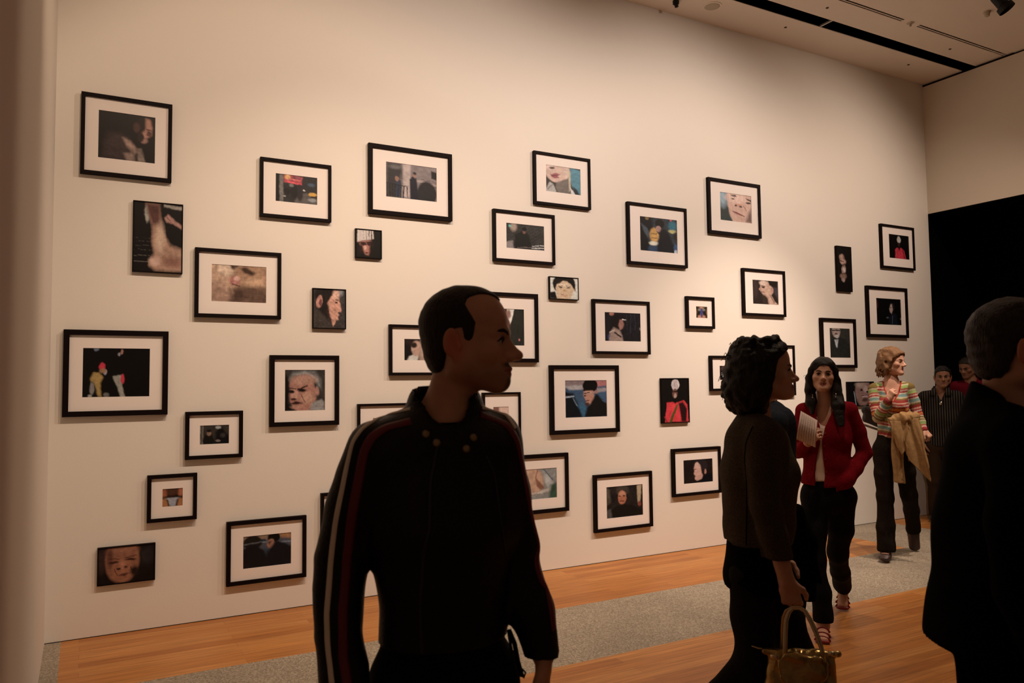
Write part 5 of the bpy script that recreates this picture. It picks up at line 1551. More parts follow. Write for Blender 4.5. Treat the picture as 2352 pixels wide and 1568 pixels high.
def red_cardigan_woman():
    R = person_root((4.147, -2.341), -50.83, 'woman with long black hair in red cardigan and white top, holding a printed sheet')
    hd = Head((-.024, -.02, 1.600), (0.03, -1, 0.10), up=(0.06, 0, 1), sc=0.93, male=0, nose=.78, jaw=.93, lips=1.2, chin=-.003, ear=0)
    P = dict(neck=(-.012, .01, 1.435), fwd=(0, -1, 0), girth=.88,
        arms=[((-.145, .01, 1.375), (-.185, -.01, 1.13), (-.125, -.185, 1.195), dict(d=(.45, -.30, .50), palm=(.5, .8, -.1), thumb=1, curl=.8, sc=.9)),
              ((.125, .01, 1.385), (.200, .06, 1.115), (.072, -.07, .945), dict(d=(-.75, .15, -.55), palm=(-.2, 1, .1), thumb=-1, curl=.3, sc=.88))],
        legs=[((-.085, 0, .88), (-.120, -.10, .48), (-.070, -.12, .085), (-.075, -.235, .022)), ((.070, 0, .88), (.028, .17, .47), (.055, .60, .13), (.050, .53, .035), [(.060, 0, .85), (.050, .08, .64), (.028, .17, .46), (.040, .36, .30), (.055, .58, .15)])])
    body(P, R, SK_FAIR, hd, h=.010, hf=.0042, fineh=[((-.09, -.22, 1.22), .10), ((.04, -.07, .92), .06)], female=True)
    hd.eyes(R, M_eye, M_iris, H_BLACK, .0036)
    # long straight hair: cap with curtains over both shoulders
    c = hd.H; s = hd.sc; C = Clay(c + V3((-.15, -.14, -.36)), c + V3((.17, .14, .16)), .0046)
    w_ = hd.w
    C.ell(w_((0, -.015, .050)), V3((.086, .102, .090)) * s, .02, hd.M)
    C.ell(w_((0, -.045, -.03)), V3((.082, .060, .085)) * s, .03, hd.M); C.ell(w_((0, .030, .058)), V3((.070, .068, .070)) * s, .02, hd.M)
    for d in (-1, 1):
        C.chain([w_((d * .050, .062, .088)), w_((d * .074, .040, .040)), w_((d * .086, .020, -.02)), w_((d * .088, .020, -.09))], [.016, .018, .020, .024], .02)
    C.limb(w_((.078, .0, -.06)), (-.098, -.055, 1.44), (.030, .024), (.034, .022), .02); C.limb((-.098, -.055, 1.44), (-.092, -.085, 1.37), (.030, .022), (.012, .008), .02)
    C.limb(w_((-.080, .01, -.06)), (.060, -.08, 1.42), (.030, .024), (.040, .024), .02); C.limb((.060, -.08, 1.42), (.070, -.120, 1.30), (.038, .022), (.020, .010), .02)
    q = [((C.ax[0][:, None, None] - hd.H[0]) * hd.M[0, i] + (C.ax[1][None, :, None] - hd.H[1]) * hd.M[1, i] + (C.ax[2][None, None, :] - hd.H[2]) * hd.M[2, i]) / s for i in range(3)]
    fo = np.where((q[2] > -.12), ((q[1] - .015) * .9), -9) * s; half = np.interp(q[2], [-.12, -.06, .0, .040, .064, .079], [.044, .050, .053, .047, .030, -.02])
    fo = np.minimum(fo, (half - np.abs(q[0] + .004 + .12 * np.clip(q[2] - .03, 0, .1))) * s); C.F = np.maximum(C.F, fo.astype(np.float32)); C.folds(.002, 110, 31, (1, .6, .05))
    C.obj('hair', H_BLACK, R)
    curl_strands('stray_hair', [(w_((.088, .0, .01)), (-1, -.1, .1), .035, .003), (w_((.086, .0, .005)), (-1, -.1, -.2), .03, .004)], H_DARK, R, r=.0016)
    for p in ((-.088, -.075, 1.470), (.048, -.095, 1.475)):
        k = Boxes(); k.ring([V3(p) + V3((0, 0, .02)), V3(p) + V3((0, 0, .008)), p, V3(p) - V3((0, 0, .006))], [.001, .001, .0055, .002], 10); k.build('earring', M_metal, R, smooth=True)
    # white top
    C = Clay((-.20, -.17, .90), (.18, .14, 1.48), .0065)
    C.limb((-.012, .01, 1.34), (-.012, .0, 1.22), (.130, .088), (.125, .100), .05); C.limb((-.012, .0, 1.22), (-.015, .0, 1.08), (.125, .100), (.112, .088), .05); C.limb((-.015, .0, 1.08), (-.02, -.005, .94), (.112, .088), (.130, .100), .05)
    C.limb((-.02, -.09, 1.34), (-.02, -.16, 1.52), (.055, .06), (.07, .07), .01, sub=True); C.cut((0, -.08, 1.335), (0, -.6, 1)) if False else None
    X, Y, Z = C.ax[0][:, None, None], C.ax[1][None, :, None], C.ax[2][None, None, :]
    C.F = np.maximum(C.F, np.where(Y < 0, Z - 1.335 - np.abs(X + .025) * .3, Z - 1.38).astype(np.float32)); C.F = np.maximum(C.F, (.945 - Z).astype(np.float32)); C.folds(.002, 40, 33, (.9, 0, .5))
    C.obj('white_top', M_white, R)
    # cardigan, open at the front
    C = Clay((-.26, -.24, .85), (.29, .16, 1.50), .0062)
    C.limb((-.012, .01, 1.35), (-.012, .0, 1.22), (.142, .098), (.140, .112), .05); C.limb((-.012, .0, 1.22), (-.015, .0, 1.08), (.140, .112), (.128, .100), .05); C.limb((-.015, .0, 1.08), (-.022, .0, .94), (.128, .100), (.155, .112), .05)
    for q_ in ((-.140, .01, 1.380), (.120, .01, 1.39)): C.limb((-.012, .012, 1.43), q_, .036, .050, .04)
    C.limb((-.012, .02, 1.42), (-.012, .02, 1.455), (.072, .06), (.065, .055), .02)
    C.chain([(-.145, .01, 1.375), (-.175, .0, 1.25), (-.188, -.01, 1.13), (-.165, -.09, 1.145), (-.135, -.165, 1.185)], [.054, .047, .045, .042, .038], .018)
    C.chain([(.125, .01, 1.385), (.172, .04, 1.25), (.203, .06, 1.115), (.148, .0, 1.035), (.100, -.055, .962), (.078, -.068, .945)], [.052, .046, .045, .046, .044, .042], .018)
    X, Y, Z = C.ax[0][:, None, None], C.ax[1][None, :, None], C.ax[2][None, None, :]
    ctr = np.interp(Z, [.9, 1.0, 1.2, 1.3, 1.42], [-.063, -.062, -.048, -.033, -.020]); hw = np.interp(Z, [.9, 1.0, 1.10, 1.22, 1.29, 1.36, 1.46], [.030, .026, .018, .005, .014, .044, .072])
    op = np.where((Y < -.02 + .0 * X), hw - np.abs(X - ctr), -9); C.F = np.maximum(C.F, op.astype(np.float32))
    C.limb((-.012, .0, 1.40), (-.010, -.0, 1.50), (.050, .06), (.060, .07), .008, sub=True)
    body_z = np.where((X > -.20) & (X < .16) & ~((X > .03) & (Z < .95) & (Y < -.0)), .915 - Z + .05 * np.abs(X), -9); C.F = np.maximum(C.F, body_z.astype(np.float32))
    C.folds(.003, 36, 34, (.7, .2, .6)); C.obj('red_cardigan', M_red, R); b = bvh_of(C)
    for z in (1.25, 1.17, 1.09, 1.01):
        r = b.ray_cast(Vector((float(np.interp(z, [.9, 1.0, 1.2, 1.3], [-.02, -.022, -.03, -.012])), -2, z)), Vector((0, 1, 0)))
        if r[0] is not None:
            k = Boxes(); p, n_ = V3(r[0]), V3(r[1]); k.ring([p - n_ * .002, p + n_ * .003], .006, 12); k.build('button', M_redl, R)
    # dark trousers
    C = Clay((-.26, -.22, .04), (.22, .68, 1.0), .0085)
    C.limb((-.02, .0, .95), (-.02, .005, .84), (.125, .096), (.150, .108), .04)
    C.chain([(-.090, 0, .85), (-.108, -.06, .64), (-.108, -.10, .44), (-.080, -.118, .27), (-.066, -.12, .12)], [.092, .078, .062, .060, .062], .03)
    C.chain([(.060, 0, .85), (.050, .08, .64), (.028, .17, .46), (.040, .36, .30), (.055, .56, .165)], [.090, .076, .062, .058, .060], .03)
    X, Y, Z = C.ax[0][:, None, None], C.ax[1][None, :, None], C.ax[2][None, None, :]
    C.F = np.maximum(C.F, np.where(X < -.0, .095 - Z, -9).astype(np.float32)); C.folds(.003, 30, 35)
    C.obj('trousers', M_jeans, R)
    # strapped red platform sandals
    for an, to in (((-.070, -.12, .085), (-.075, -.235, .022)), ((.055, .60, .12), (.050, .53, .030))):
        a_, t_ = V3(an), V3(to); f_ = unit((t_ - a_) * (1, 1, 0)); u = np.cross(f_, (0, 0, 1))
        C = Clay(np.minimum(a_, t_) - .09, np.maximum(a_, t_) + .09, .005); z0 = max(0, to[2] - .022)
        C.limb(V3((a_[0], a_[1], an[2] - .075)) - f_ * .03, V3((t_[0], t_[1], z0 + .012)) + f_ * .01, (.036, .016), (.043, .014), .01, u=u)
        C.cut((0, 0, z0 + .001), (0, 0, -1)); C.obj('sandal_sole', M_redl, R)
        for fr, w2 in ((.45, .036), (.75, .043), (1.0, .043)):
            m = lerp(a_, t_, fr); k = Boxes(); pts = [m + u * math.cos(x) * w2 * .92 + V3((0, 0, 1)) * (math.sin(x) * .024 - .010) for x in np.linspace(0, math.pi, 11)]
            k.ring(pts, (.010, .0025) if True else 0, 8); k.build('sandal_strap', M_redl, R, smooth=True)
    # printed sheet held upright
    g = empty('exhibition_leaflet', R.matrix_basis @ Vector((-.118, -.275, 1.285)), R.rotation_euler[2]); tag(g, 'white printed sheet held up in the red cardigan woman\'s hand', 'leaflet')
    q4 = [V3(p) for p in ((-.037, 0, .108), (.056, .02, .050), (.040, .02, -.115), (-.068, 0, -.065))]
    def quad(a0, b0, a1, b1, off): # bilinear patch
        f = lambda a, b_: (q4[0] * (1 - a) + q4[1] * a) * (1 - b_) + (q4[3] * (1 - a) + q4[2] * a) * b_ + V3((0, off + .008 * math.sin(a * 3.1), 0))
        return [f(a0, b0), f(a1, b0), f(a1, b1), f(a0, b1)]
    vs, fs = [], []
    for i in range(8):
        n = len(vs); vs += quad(i / 8, 0, (i + 1) / 8, 1, 0); fs.append((n, n + 1, n + 2, n + 3))
    o = pydata('page', vs, fs, M_paper, g); md = o.modifiers.new('t', 'SOLIDIFY'); md.thickness = .0012
    vs, fs = [], []; r = np.random.default_rng(5)
    for row in range(15):
        b0 = .08 + row * .056; a0 = .10; end = r.uniform(.6, .92)
        while a0 < end and row % 6 != 5:
            a1 = min(end, a0 + r.uniform(.06, .16)); n = len(vs); vs += quad(a0, b0, a1, b0 + .008, -.0022); fs.append((n, n + 1, n + 2, n + 3)); a0 = a1 + r.uniform(.012, .035)
    pydata('printed_text', vs, fs, M_ink, g)
red_cardigan_woman()
M_olive = mat('dark_brown_trousers', (0.014, 0.0105, 0.0075), 0.95, spec=0.05, var=.35, vscale=120)
M_trench = mat('tan_trench_cloth', (0.28, 0.172, 0.075), 0.9, spec=0.1, var=.15, vscale=30, bump=.2, bscale=120)
M_knit = attr_mat('striped_knit', rough=0.95, spec=0.05, bump=.2, bscale=350)
M_shoeb = mat('brown_shoe_leather', (0.03, 0.012, 0.010), 0.45)
PAL = [hexc(c) for c in ('b4483c', 'f4c8b4', 'c85858', 'f0d0c0', 'a83c40', 'e89050', 'ec9c58', 'b43c3c', 'd8c8a8', '7c6c40', 'c8b890', '8c7848', 'd8d4b0', 'a8c878', 'b4d088', 'c06858', 'f0c8b8', 'c04c50', 'e4e0c8', '84b0ac', '90b4b0', 'dcd0b0', '98804c', 'ac5050')]
def striped_woman():
    R = person_root((6.254, -1.271), -54.58, 'woman with light brown bob in multicoloured striped sweater, tan coat over her arm')
    hd = Head((.040, .02, 1.728), (0.90, -0.43, -0.02), sc=0.99, male=0, nose=1.05, jaw=.95, lips=.95, ear=0)
    P = dict(neck=(.025, .03, 1.56), fwd=(.1, -1, 0), girth=.9,
        arms=[((-.110, .02, 1.50), (-.090, -.06, 1.245), (.000, -.150, 1.405), dict(d=(.36, -.30, .86), palm=(.70, .70, -.10), thumb=1, curl=1.15, sc=.92, tcurl=.6)),
              ((.160, .04, 1.50), (.225, .04, 1.265), (.262, -.02, 1.145), dict(d=(.6, -.2, -.7), palm=(-.2, .3, -1), thumb=-1, curl=.9, sc=.9))],
        legs=[((-.060, .01, 1.00), (-.055, -.03, .53), (-.070, .0, .09), (-.078, -.130, .025)), ((.095, .02, 1.00), (.130, .12, .55), (.160, .465, .20), (.165, .47, .06), [(.092, .02, .97), (.112, .07, .76), (.132, .13, .56), (.150, .34, .40), (.160, .46, .24)])])
    body(P, R, SK_FAIR, hd, h=.010, hf=.0042, fineh=[((.02, -.18, 1.47), .09)], female=True)
    hd.eyes(R, M_eye, M_iris, H_LIGHT, .0026)
    c = hd.H; s = hd.sc; w_ = hd.w; C = Clay(c + V3((-.17, -.17, -.15)), c + V3((.16, .16, .19)), .0046)
    C.ell(w_((0, -.015, .055)), V3((.092, .108, .096)) * s, .02, hd.M)
    C.ell(w_((0, -.055, -.020)), V3((.096, .078, .088)) * s, .03, hd.M)
    C.ell(w_((0, .070, .082)), V3((.060, .030, .026)) * s, .02, hd.M)
    for d in (-1, 1): C.chain([w_((d * .060, .055, .070)), w_((d * .078, .030, .020)), w_((d * .080, .000, -.045)), w_((d * .074, -.02, -.09))], [.018, .024, .028, .018], .02)
    r = np.random.default_rng(9)
    for i in range(260):
        th = r.uniform(1.0, 5.28); z = r.uniform(-.10, .12); k = math.sqrt(max(.1, 1 - (z / .17) ** 2)); p = V3((math.sin(th) * .092 * k, math.cos(th) * .11 * k - .02, z))
        q_ = p + V3((math.sin(th) * .012, math.cos(th) * .012, -.045)); C.limb(w_(p), w_(q_), .009, .0035, .004)
    q = [((C.ax[0][:, None, None] - hd.H[0]) * hd.M[0, i] + (C.ax[1][None, :, None] - hd.H[1]) * hd.M[1, i] + (C.ax[2][None, None, :] - hd.H[2]) * hd.M[2, i]) / s for i in range(3)]
    fo = (q[1] - np.interp(q[2], [-.15, -.05, .0, .04, .055, .075, .09, .11], [.004, .022, .036, .050, .075, .090, .115, .16])) * s
    C.F = np.maximum(C.F, fo.astype(np.float32)); C.folds(.0035, 95, 41, (1, .3, .12)); C.obj('hair', H_LIGHT, R)
    # sweater
    C = Clay((-.22, -.26, .98), (.34, .18, 1.66), .0052)
    C.limb((.025, .03, 1.475), (.022, .02, 1.34), (.132, .090), (.128, .108), .05); C.limb((.022, .02, 1.34), (.022, .02, 1.18), (.128, .108), (.108, .088), .05); C.limb((.022, .02, 1.18), (.016, .02, 1.06), (.108, .088), (.126, .098), .05)
    for q_ in ((-.105, .02, 1.505), (.155, .04, 1.505)): C.limb((.025, .03, 1.55), q_, .034, .048, .04)
    for d in (-1, 1): C.ell((.022 + d * .055, -.065, 1.36), (.05, .045, .05), .03)
    aL = [(-.112, .02, 1.50), (-.112, -.02, 1.37), (-.090, -.06, 1.245), (-.050, -.10, 1.32), (-.006, -.145, 1.395)]
    aR = [(.162, .04, 1.50), (.198, .045, 1.38), (.225, .04, 1.265), (.245, .01, 1.20), (.262, -.02, 1.15)]
    C.chain(aL, [.052, .047, .044, .042, .036], .012); C.chain(aR, [.052, .047, .043, .040, .034], .015)
    X, Y, Z = C.ax[0][:, None, None], C.ax[1][None, :, None], C.ax[2][None, None, :]
    nk = np.where(Y < .03, np.interp(Z, [1.38, 1.40, 1.46, 1.52, 1.58, 1.62], [-.01, .012, .045, .062, .070, .075]) - np.abs(X - .030), -9)
    notarm = segdg(X, Y, Z, aL[2], aL[4]) > .05
    C.F = np.where(notarm, np.maximum(C.F, nk.astype(np.float32)), C.F); C.limb((.025, .03, 1.53), (.03, .02, 1.66), (.060, .056), (.074, .07), .01, sub=True)
    C.F = np.maximum(C.F, np.where(np.abs(X - .02) < .19, 1.065 - Z, -9).astype(np.float32)); C.folds(.0022, 42, 42)
    o = C.obj('striped_sweater', M_knit, R); V = C.V
    dl1, t1 = segd(V, aL[0], aL[2]); dl2, t2 = segd(V, aL[2], aL[4]); dr1, t3 = segd(V, aR[0], aR[2]); dr2, t4 = segd(V, aR[2], aR[4])
    Ls = [np.linalg.norm(V3(aL[2]) - V3(aL[0])), np.linalg.norm(V3(aL[4]) - V3(aL[2])), np.linalg.norm(V3(aR[2]) - V3(aR[0])), np.linalg.norm(V3(aR[4]) - V3(aR[2]))]
    # sleeve cloth carries its own rows of stripes, the trunk level ones
    u = V[:, 2].copy() + .012 * np.sin(V[:, 0] * 18); coords = [1.56 - t1 * Ls[0], 1.56 - Ls[0] - t2 * Ls[1], 1.56 - t3 * Ls[2], 1.56 - Ls[2] - t4 * Ls[3]]
    D = np.stack([dl1, dl2, dr1, dr2], 1); best = D.argmin(1); on = D.min(1) < .056
    arm = np.choose(best, coords); inside = (V[:, 0] > -.075) & (V[:, 0] < .150) & (best != 1)
    u = np.where(on & ~inside, arm, u)
    k = np.floor((1.70 - u) / .0125).astype(int) % len(PAL); Cc = np.array(PAL)[k]
    trim = (np.abs(np.abs(V[:, 0] - .030) - np.interp(V[:, 2], [1.38, 1.40, 1.46, 1.52, 1.58, 1.62], [-.01, .012, .045, .062, .070, .075])) < .010) & (V[:, 1] < .02) & (V[:, 2] > 1.385) & ~(dl2 < .05)
    Cc[trim] = hexc('c84038'); Cc[V[:, 2] < 1.083] = hexc('d09080')
    set_col(o, Cc * .56)
    k = Boxes(); k.ring([hd.w((math.sin(a) * .050, -.02 + math.cos(a) * .052, -.125 + .0)) + V3((0, 0, -.035 + .02 * math.cos(a + .5) - .02)) for a in np.linspace(0, 6.283, 25)], .0016, 6); k.build('necklace', M_shoe, R, smooth=True)
    # trousers
    C = Clay((-.24, -.16, .04), (.30, .58, 1.14), .009)
    C.limb((.016, .02, 1.10), (.014, .02, .97), (.118, .094), (.140, .108), .04)
    C.chain([(-.062, .01, .97), (-.062, -.01, .76), (-.058, -.02, .55), (-.062, -.01, .30), (-.066, .0, .10)], [.088, .078, .068, .072, .078], .03)
    C.chain([(.092, .02, .97), (.112, .07, .76), (.132, .13, .56), (.150, .34, .40), (.162, .475, .20)], [.088, .078, .068, .064, .064], .03)
    X, Y, Z = C.ax[0][:, None, None], C.ax[1][None, :, None], C.ax[2][None, None, :]
    C.F = np.maximum(C.F, np.where(X < .04, .070 - Z, -9).astype(np.float32)); C.folds(.003, 28, 43); C.obj('trousers', M_olive, R)
    shoe((-.070, .0, .09), (-.078, -.125, .03), M_shoeb, R)
    C = Clay((.06, .34, -.01), (.26, .62, .32), .006); C.limb((.160, .475, .25), (.162, .49, .16), .047, .045, .02); C.limb((.160, .48, .17), (.167, .462, .04), (.050, .048), (.047, .034), .02, u=(1, 0, 0)); C.cut((0, 0, .004), (0, 0, -1)); C.obj('shoe', M_shoeb, R)
    # trench coat hanging over her forearm
    g = empty('trench_coat', R.matrix_basis @ Vector((.11, -.10, .68)), R.rotation_euler[2]); tag(g, 'tan trench coat draped over the striped-sweater woman\'s forearm', 'coat')
    C = Clay((-.20, -.16, .36), (.24, .16, .68), .0055)
    C.chain([(-.085, -.045, .548), (.01, -.060, .572), (.092, -.02, .580)], [.040, .046, .040], .03)
    C.limb((.0, -.055, .55), (.03, -.05, .47), (.080, .046), (.070, .034), .03, u=(1, 0, .1))
    C.folds(.006, 70, 44, (1, .1, .3)); C.folds(.0025, 130, 45, (.9, .3, .4)); C.obj('coat_cloth', M_trench, g); b = bvh_of(C)
    def panel(name, top, bot, y, amp, k, ph, n=54, tw=.6):
        T, B2 = np.array(top, float), np.array(bot, float); vs, fs = [], []
        for i in range(n + 1):
            t = i / n
            for j in range(n + 1):
                q = j / n; u_ = np.interp(q, np.linspace(0, 1, len(T)), T[:, 0]); v_ = np.interp(q, np.linspace(0, 1, len(T)), T[:, 1])
                p_ = np.interp(q, np.linspace(0, 1, len(B2)), B2[:, 0]); r_ = np.interp(q, np.linspace(0, 1, len(B2)), B2[:, 1])
                a_ = k * q + ph + tw * math.sin(2.3 * t + 2 * q); w = math.sin(a_) + .45 * math.sin(2.3 * a_ + 1.7 + 2 * t)
                w = math.copysign(abs(w) ** .7, w)
                vs.append((u_ + (p_ - u_) * t + .004 * math.sin(9 * t + 5 * q), y + amp * w * (.45 + .55 * t) - .02 * math.sin(3.14 * t) * .6, v_ + (r_ - v_) * t + .004 * math.sin(a_ * .7)))
        for i in range(n):
            for j in range(n): c_ = i * (n + 1) + j; fs.append((c_, c_ + 1, c_ + n + 2, c_ + n + 1))
        o = pydata(name, vs, fs, M_trench, g); md = o.modifiers.new('thickness', 'SOLIDIFY'); md.thickness = .004; return o
    panel('coat_skirt', [(-.060, .53), (.12, .57)], [(-.005, .31), (.03, .22), (.19, .035), (.165, .21)], -.082, .013, 13, .4)
    panel('coat_front', [(-.11, .54), (.03, .55)], [(-.075, .36), (-.02, .26), (.01, .33)], -.100, .010, 8, 1.2)
    panel('coat_sleeve', [(-.105, .52), (-.012, .50)], [(-.098, .018), (-.008, .010)], -.060, .011, 6.5, 2.2, tw=.25)
    panel('coat_lining', [(.02, .48), (.135, .52)], [(.02, .20), (.17, .16)], -.045, .010, 9, .0)
    C = Clay((-.12, -.11, .0), (.02, .0, .52), .006); C.limb((-.058, -.045, .48), (-.052, -.042, .04), (.040, .018), (.038, .020), .02, u=(1, 0, 0)); C.cut((0, 0, .014), (0, 0, -1)); C.folds(.004, 60, 5, (1, .1, .3)); C.obj('sleeve_lining', M_trench, g)
    for x, z in ((-.02, .50), (.075, .43), (.075, .30), (.165, .075)):
        rr = b.ray_cast(Vector((x, -2, z)), Vector((0, 1, 0)))
        if rr[0] is not None: k = Boxes(); p, n_ = V3(rr[0]), V3(rr[1]); k.ring([p - n_ * .002, p + n_ * .004], .0065, 12); k.build('coat_button', M_shoeb, g)
    g = empty('shoulder_bag', R.matrix_basis @ Vector((-.165, .15, 1.13)), R.rotation_euler[2]); tag(g, 'dark grey bag tilted behind the striped sweater\'s elbow', 'bag')
    C = Clay((-.10, -.08, -.05), (.20, .10, .25), .006); C.limb((-.035, 0, .18), (.09, 0, .135), (.035, .03), (.035, .03), .02, u=(0, 0, 1)); C.limb((-.02, 0, .12), (.10, 0, .07), (.06, .035), (.06, .035), .02, u=(0, 0, 1)); C.folds(.002, 50, 3); C.obj('bag_body', mat('charcoal_canvas', (.03, .026, .028), .9), g)
    k = Boxes(); k.ring([(-.055, -.012, .045), (.02, -.036, .018), (.12, -.03, -.018)], [(.010, .006)] * 3, 8); k.build('lower_trim', mat('grey_trim', (.14, .11, .09), .8), g)
    k = Boxes(); k.ring([(.09, .0, .17), (.14, -.01, .30), (.16, -.04, .40), (.15, -.03, .42)], [(.012, .003)] * 4, 6); k.build('shoulder_strap', M_shoe, g)
def segdg(X, Y, Z, a, b):
    a, b = V3(a), V3(b); d = b - a; t = np.clip(((X - a[0]) * d[0] + (Y - a[1]) * d[1] + (Z - a[2]) * d[2]) / (d @ d), 0, 1)
    return np.sqrt((X - a[0] - t * d[0]) ** 2 + (Y - a[1] - t * d[1]) ** 2 + (Z - a[2] - t * d[2]) ** 2)
striped_woman()

def pin_mat():
    m = bpy.data.materials.new('pinstripe_shirt'); m.use_nodes = True
    nt = m.node_tree; L = nt.links.new; N = nt.nodes.new; b = nt.nodes['Principled BSDF']
    tc = N('ShaderNodeTexCoord'); w = N('ShaderNodeTexWave'); w.bands_direction = 'X'; w.inputs['Scale'].default_value = 13; w.inputs['Distortion'].default_value = .15; L(tc.outputs['Object'], w.inputs['Vector'])
    r = N('ShaderNodeValToRGB'); L(w.outputs['Fac'], r.inputs['Fac']); e = r.color_ramp.elements
    e[0].position = .55; e[0].color = (.006, .0055, .0055, 1); e[1].position = .8; e[1].color = (.060, .050, .040, 1)
    L(r.outputs[0], b.inputs['Base Color']); b.inputs['Roughness'].default_value = .9; b.inputs['Specular IOR Level'].default_value = .1
    return m
def man_bust(root, rz, label, H, fwd, neck, shw, sk, hair, shirt_mat, shirt_name, tr_mat, sc=1.0, extra=None, hairkw={}, opening=.05, seed=1):
    R = person_root(root, rz, label); hd = Head(H, fwd, sc=sc, brow=1.1); nx, ny, nz = neck
    sh = [(nx - shw, ny, nz - .055), (nx + shw, ny, nz - .055)]
    P = dict(neck=neck, fwd=(0, -1, 0), girth=1.0, arms=[(sh[0], (nx - shw - .035, ny + .02, nz - .32), (nx - shw - .02, ny - .03, nz - .57), dict(d=(0, -.1, -1), palm=(1, .2, 0), thumb=1, curl=.4)), (sh[1], (nx + shw + .035, ny + .02, nz - .32), (nx + shw + .02, ny - .03, nz - .57), dict(d=(0, -.1, -1), palm=(-1, .2, 0), thumb=-1, curl=.4))],
        legs=[((nx - .09, ny, nz - .57), (nx - .10, ny - .02, nz - 1.0), (nx - .10, ny, .09), (nx - .12, ny - .15, .025)), ((nx + .09, ny, nz - .57), (nx + .10, ny - .02, nz - 1.0), (nx + .10, ny, .09), (nx + .12, ny - .15, .025))])
    body(P, R, sk, hd, h=.012, hf=.0045); hd.eyes(R, M_eye, M_iris, hair, .0042); cap_hair(hd, hair, R, h=.005, **hairkw)
    C = Clay((nx - shw - .14, ny - .2, nz - .66), (nx + shw + .14, ny + .2, nz + .08), .0075)
    C.limb((nx, ny, nz - .10), (nx, ny, nz - .30), (shw + .012, .108), (shw + .005, .115), .05); C.limb((nx, ny, nz - .30), (nx, ny, nz - .58), (shw + .005, .115), (shw - .005, .112), .05)
    for q in sh: C.limb((nx, ny + .01, nz - .01), V3(q) + V3((0, 0, .01)), .046, .058, .05)
    for d, q in ((-1, sh[0]), (1, sh[1])): C.chain([q, (nx + d * (shw + .035), ny + .02, nz - .32), (nx + d * (shw + .022), ny - .03, nz - .55)], [.062, .056, .045], .02)
    C.limb((nx, ny, nz - .02), (nx, ny + .005, nz + .045), (.082, .072), (.076, .066), .015); C.limb((nx, ny - .005, nz - .02), (nx, ny, nz + .10), (.060, .058), (.070, .064), .005, sub=True)
    X, Y, Z = C.ax[0][:, None, None], C.ax[1][None, :, None], C.ax[2][None, None, :]
    v = np.where(Y < ny - .01, np.interp(Z, [nz - .11, nz - .10, nz + .03, nz + .08], [-.02, 0, opening, opening + .02]) - np.abs(X - nx), -9); C.F = np.maximum(C.F, v.astype(np.float32)); C.F = np.maximum(C.F, np.where(np.abs(X - nx) < shw, nz - .60 - Z, -9).astype(np.float32))
    C.folds(.003, 34, seed); C.obj(shirt_name, shirt_mat, R)
    if extra: extra(R, C, nx, ny, nz)
    C = Clay((nx - .26, ny - .17, .04), (nx + .26, ny + .17, nz - .45), .011); C.limb((nx, ny, nz - .50), (nx, ny, nz - .60), (shw - .02, .10), (shw - .015, .105), .03)
    for d in (-1, 1): C.chain([(nx + d * .09, ny, nz - .60), (nx + d * .10, ny - .02, nz - 1.0), (nx + d * .10, ny, .08)], [.094, .072, .070], .03); shoe((nx + d * .10, ny, .09), (nx + d * .12, ny - .15, .03), M_shoe, R)
    C.cut((0, 0, .05), (0, 0, -1)); C.folds(.003, 28, seed + 1); C.obj('trousers', tr_mat, R)
    return R
M_beige = mat('brown_trousers', (0.032, 0.020, 0.012), 0.95, spec=.05)
def shirt_extra(R, C, nx, ny, nz):
    b = bvh_of(C)
    for d in (-1, 1):   # collar leaves
        vs = [(nx + d * .050, ny - .075, nz + .05), (nx + d * .085, ny - .02, nz + .05), (nx + d * .115, ny - .092, nz - .035), (nx + d * .045, ny - .120, nz - .035)]
        o = pydata('collar_leaf', vs, [(0, 1, 2, 3)], PIN, R); md = o.modifiers.new('t', 'SOLIDIFY'); md.thickness = .004
    k = Boxes(); k.ring([(nx + .012, ny - .128, nz - .105), (nx - .012, ny - .132, nz - .135)], (.012, .003), 8); k.build('hanging_eyeglasses', M_metal, R, smooth=True)
PIN = pin_mat()
man_bust((8.468, -0.373), -57.74, 'man with short black hair in dark pinstriped open-collar shirt, facing forward', (.005, .0, 1.597), (.04, -1, -.05), (-.022, .02, 1.435), .168, SK_BROWN, H_BLACK, PIN, 'striped_shirt', M_beige, sc=.99, extra=shirt_extra, hairkw=dict(t=.009, lump=.003), seed=51)
def red_extra(R, C, nx, ny, nz): pass
M_redtee = mat('crimson_cotton', (0.11, 0.006, 0.014), 0.9, spec=.05)
man_bust((9.035, -0.30), -58.71, 'man in crimson shirt tilting his head, farthest back by the dark opening', (.020, .0, 1.705), (-.45, -.85, -.28), (.050, .03, 1.54), .158, SK_BROWN, H_DARK, M_redtee, 'crimson_shirt', M_jeans, sc=.98, hairkw=dict(t=.006, lump=.002), opening=.03, seed=61)

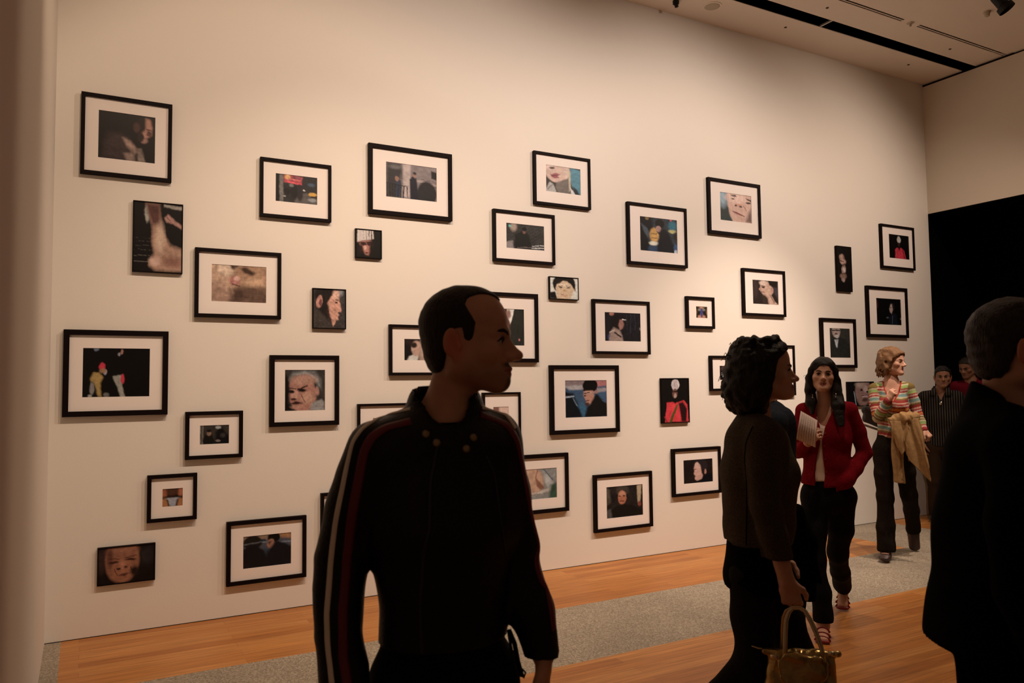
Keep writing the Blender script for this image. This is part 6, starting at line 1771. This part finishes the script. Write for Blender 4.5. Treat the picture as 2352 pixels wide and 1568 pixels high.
def man_coat():
    R = person_root((1.965, -4.628), -60.94, 'man in long black overcoat seen from behind at the right edge')
    hd = Head((.030, .010, 1.632), (.93, .36, -.03), sc=1.0, brow=1.2)
    P = dict(neck=(.015, .03, 1.475), fwd=(.8, .6, 0), girth=1.0, arms=[((.030, -.165, 1.41), (.03, -.22, 1.14), (.09, -.20, .90), dict(d=(.2, 0, -1), palm=(0, 1, 0), thumb=1, curl=.5)), ((.02, .20, 1.41), (.03, .25, 1.14), (.09, .22, .90), dict(d=(.2, 0, -1), palm=(0, -1, 0), thumb=-1, curl=.5))],
        legs=[((.0, -.08, .92), (.03, -.09, .50), (.0, -.09, .09), (.12, -.09, .025)), ((.01, .10, .92), (.06, .10, .50), (.05, .10, .09), (.17, .11, .025))])
    body(P, R, SK_MID, hd, h=.012, hf=.0038); hd.eyes(R, M_eye, M_iris, H_DARK, .004)
    cap_hair(hd, H_GREY, R, t=.008, h=.0042, lump=.002)
    S = unit((.02, .36, 0)); C = Clay((-.34, -.36, .76), (.40, .40, 1.66), .0075)
    C.limb((.015, .02, 1.38), (.010, .02, 1.20), (.195, .145), (.195, .160), .06, u=S); C.limb((.010, .02, 1.20), (.015, .02, .96), (.195, .160), (.215, .200), .06, u=S); C.limb((.015, .02, .96), (.02, .02, .72), (.215, .200), (.248, .235), .04, u=S)
    for q in ((.030, -.165, 1.42), (.02, .20, 1.42)): C.limb((.005, .03, 1.485), q, .062, .070, .06)
    C.chain([(.030, -.165, 1.41), (.02, -.225, 1.26), (.03, -.235, 1.12), (.09, -.215, .93)], [.072, .066, .064, .056], .02); C.chain([(.02, .20, 1.41), (.02, .255, 1.14), (.09, .23, .93)], [.07, .064, .056], .02)
    # turned-up collar, open at the throat
    C.limb((.008, .03, 1.45), (.010, .03, 1.57), (.105, .098), (.082, .074), .03, u=S); C.limb((.012, .02, 1.49), (.018, .02, 1.66), (.062, .056), (.070, .064), .006, u=S, sub=True)
    C.cut((-.06, .03, 1.565), (.55, .0, 1)); X, Y, Z = C.ax[0][:, None, None], C.ax[1][None, :, None], C.ax[2][None, None, :]
    C.limb((.045, -.07, 1.545), (.12, -.10, 1.60), (.05, .05), (.06, .06), .01, sub=True)
    tier = np.where(X < -.118 - .0 * Z, .937 - Z, (.868 - (X + .12) * .26) * 0 + .868 - np.clip(X + .17, 0, .5) * .22 - Z); C.F = np.maximum(C.F, tier.astype(np.float32)); C.folds(.0035, 26, 71, (1, .4, .15))
    C.obj('overcoat', M_coatb, R)
    C = Clay((-.16, -.22, .04), (.22, .24, 1.0), .011); C.limb((.01, .01, .97), (.01, .01, .88), (.14, .10), (.145, .105), .03, u=S)
    C.chain([(.0, -.08, .88), (.03, -.09, .50), (.0, -.09, .08)], [.092, .074, .070], .03); C.chain([(.01, .10, .88), (.06, .10, .50), (.05, .10, .08)], [.092, .074, .070], .03); C.cut((0, 0, .05), (0, 0, -1)); C.obj('trousers', M_tunic, R)
    shoe((.0, -.09, .09), (.12, -.09, .03), M_shoe, R); shoe((.05, .10, .09), (.17, .11, .03), M_shoe, R)
man_coat()
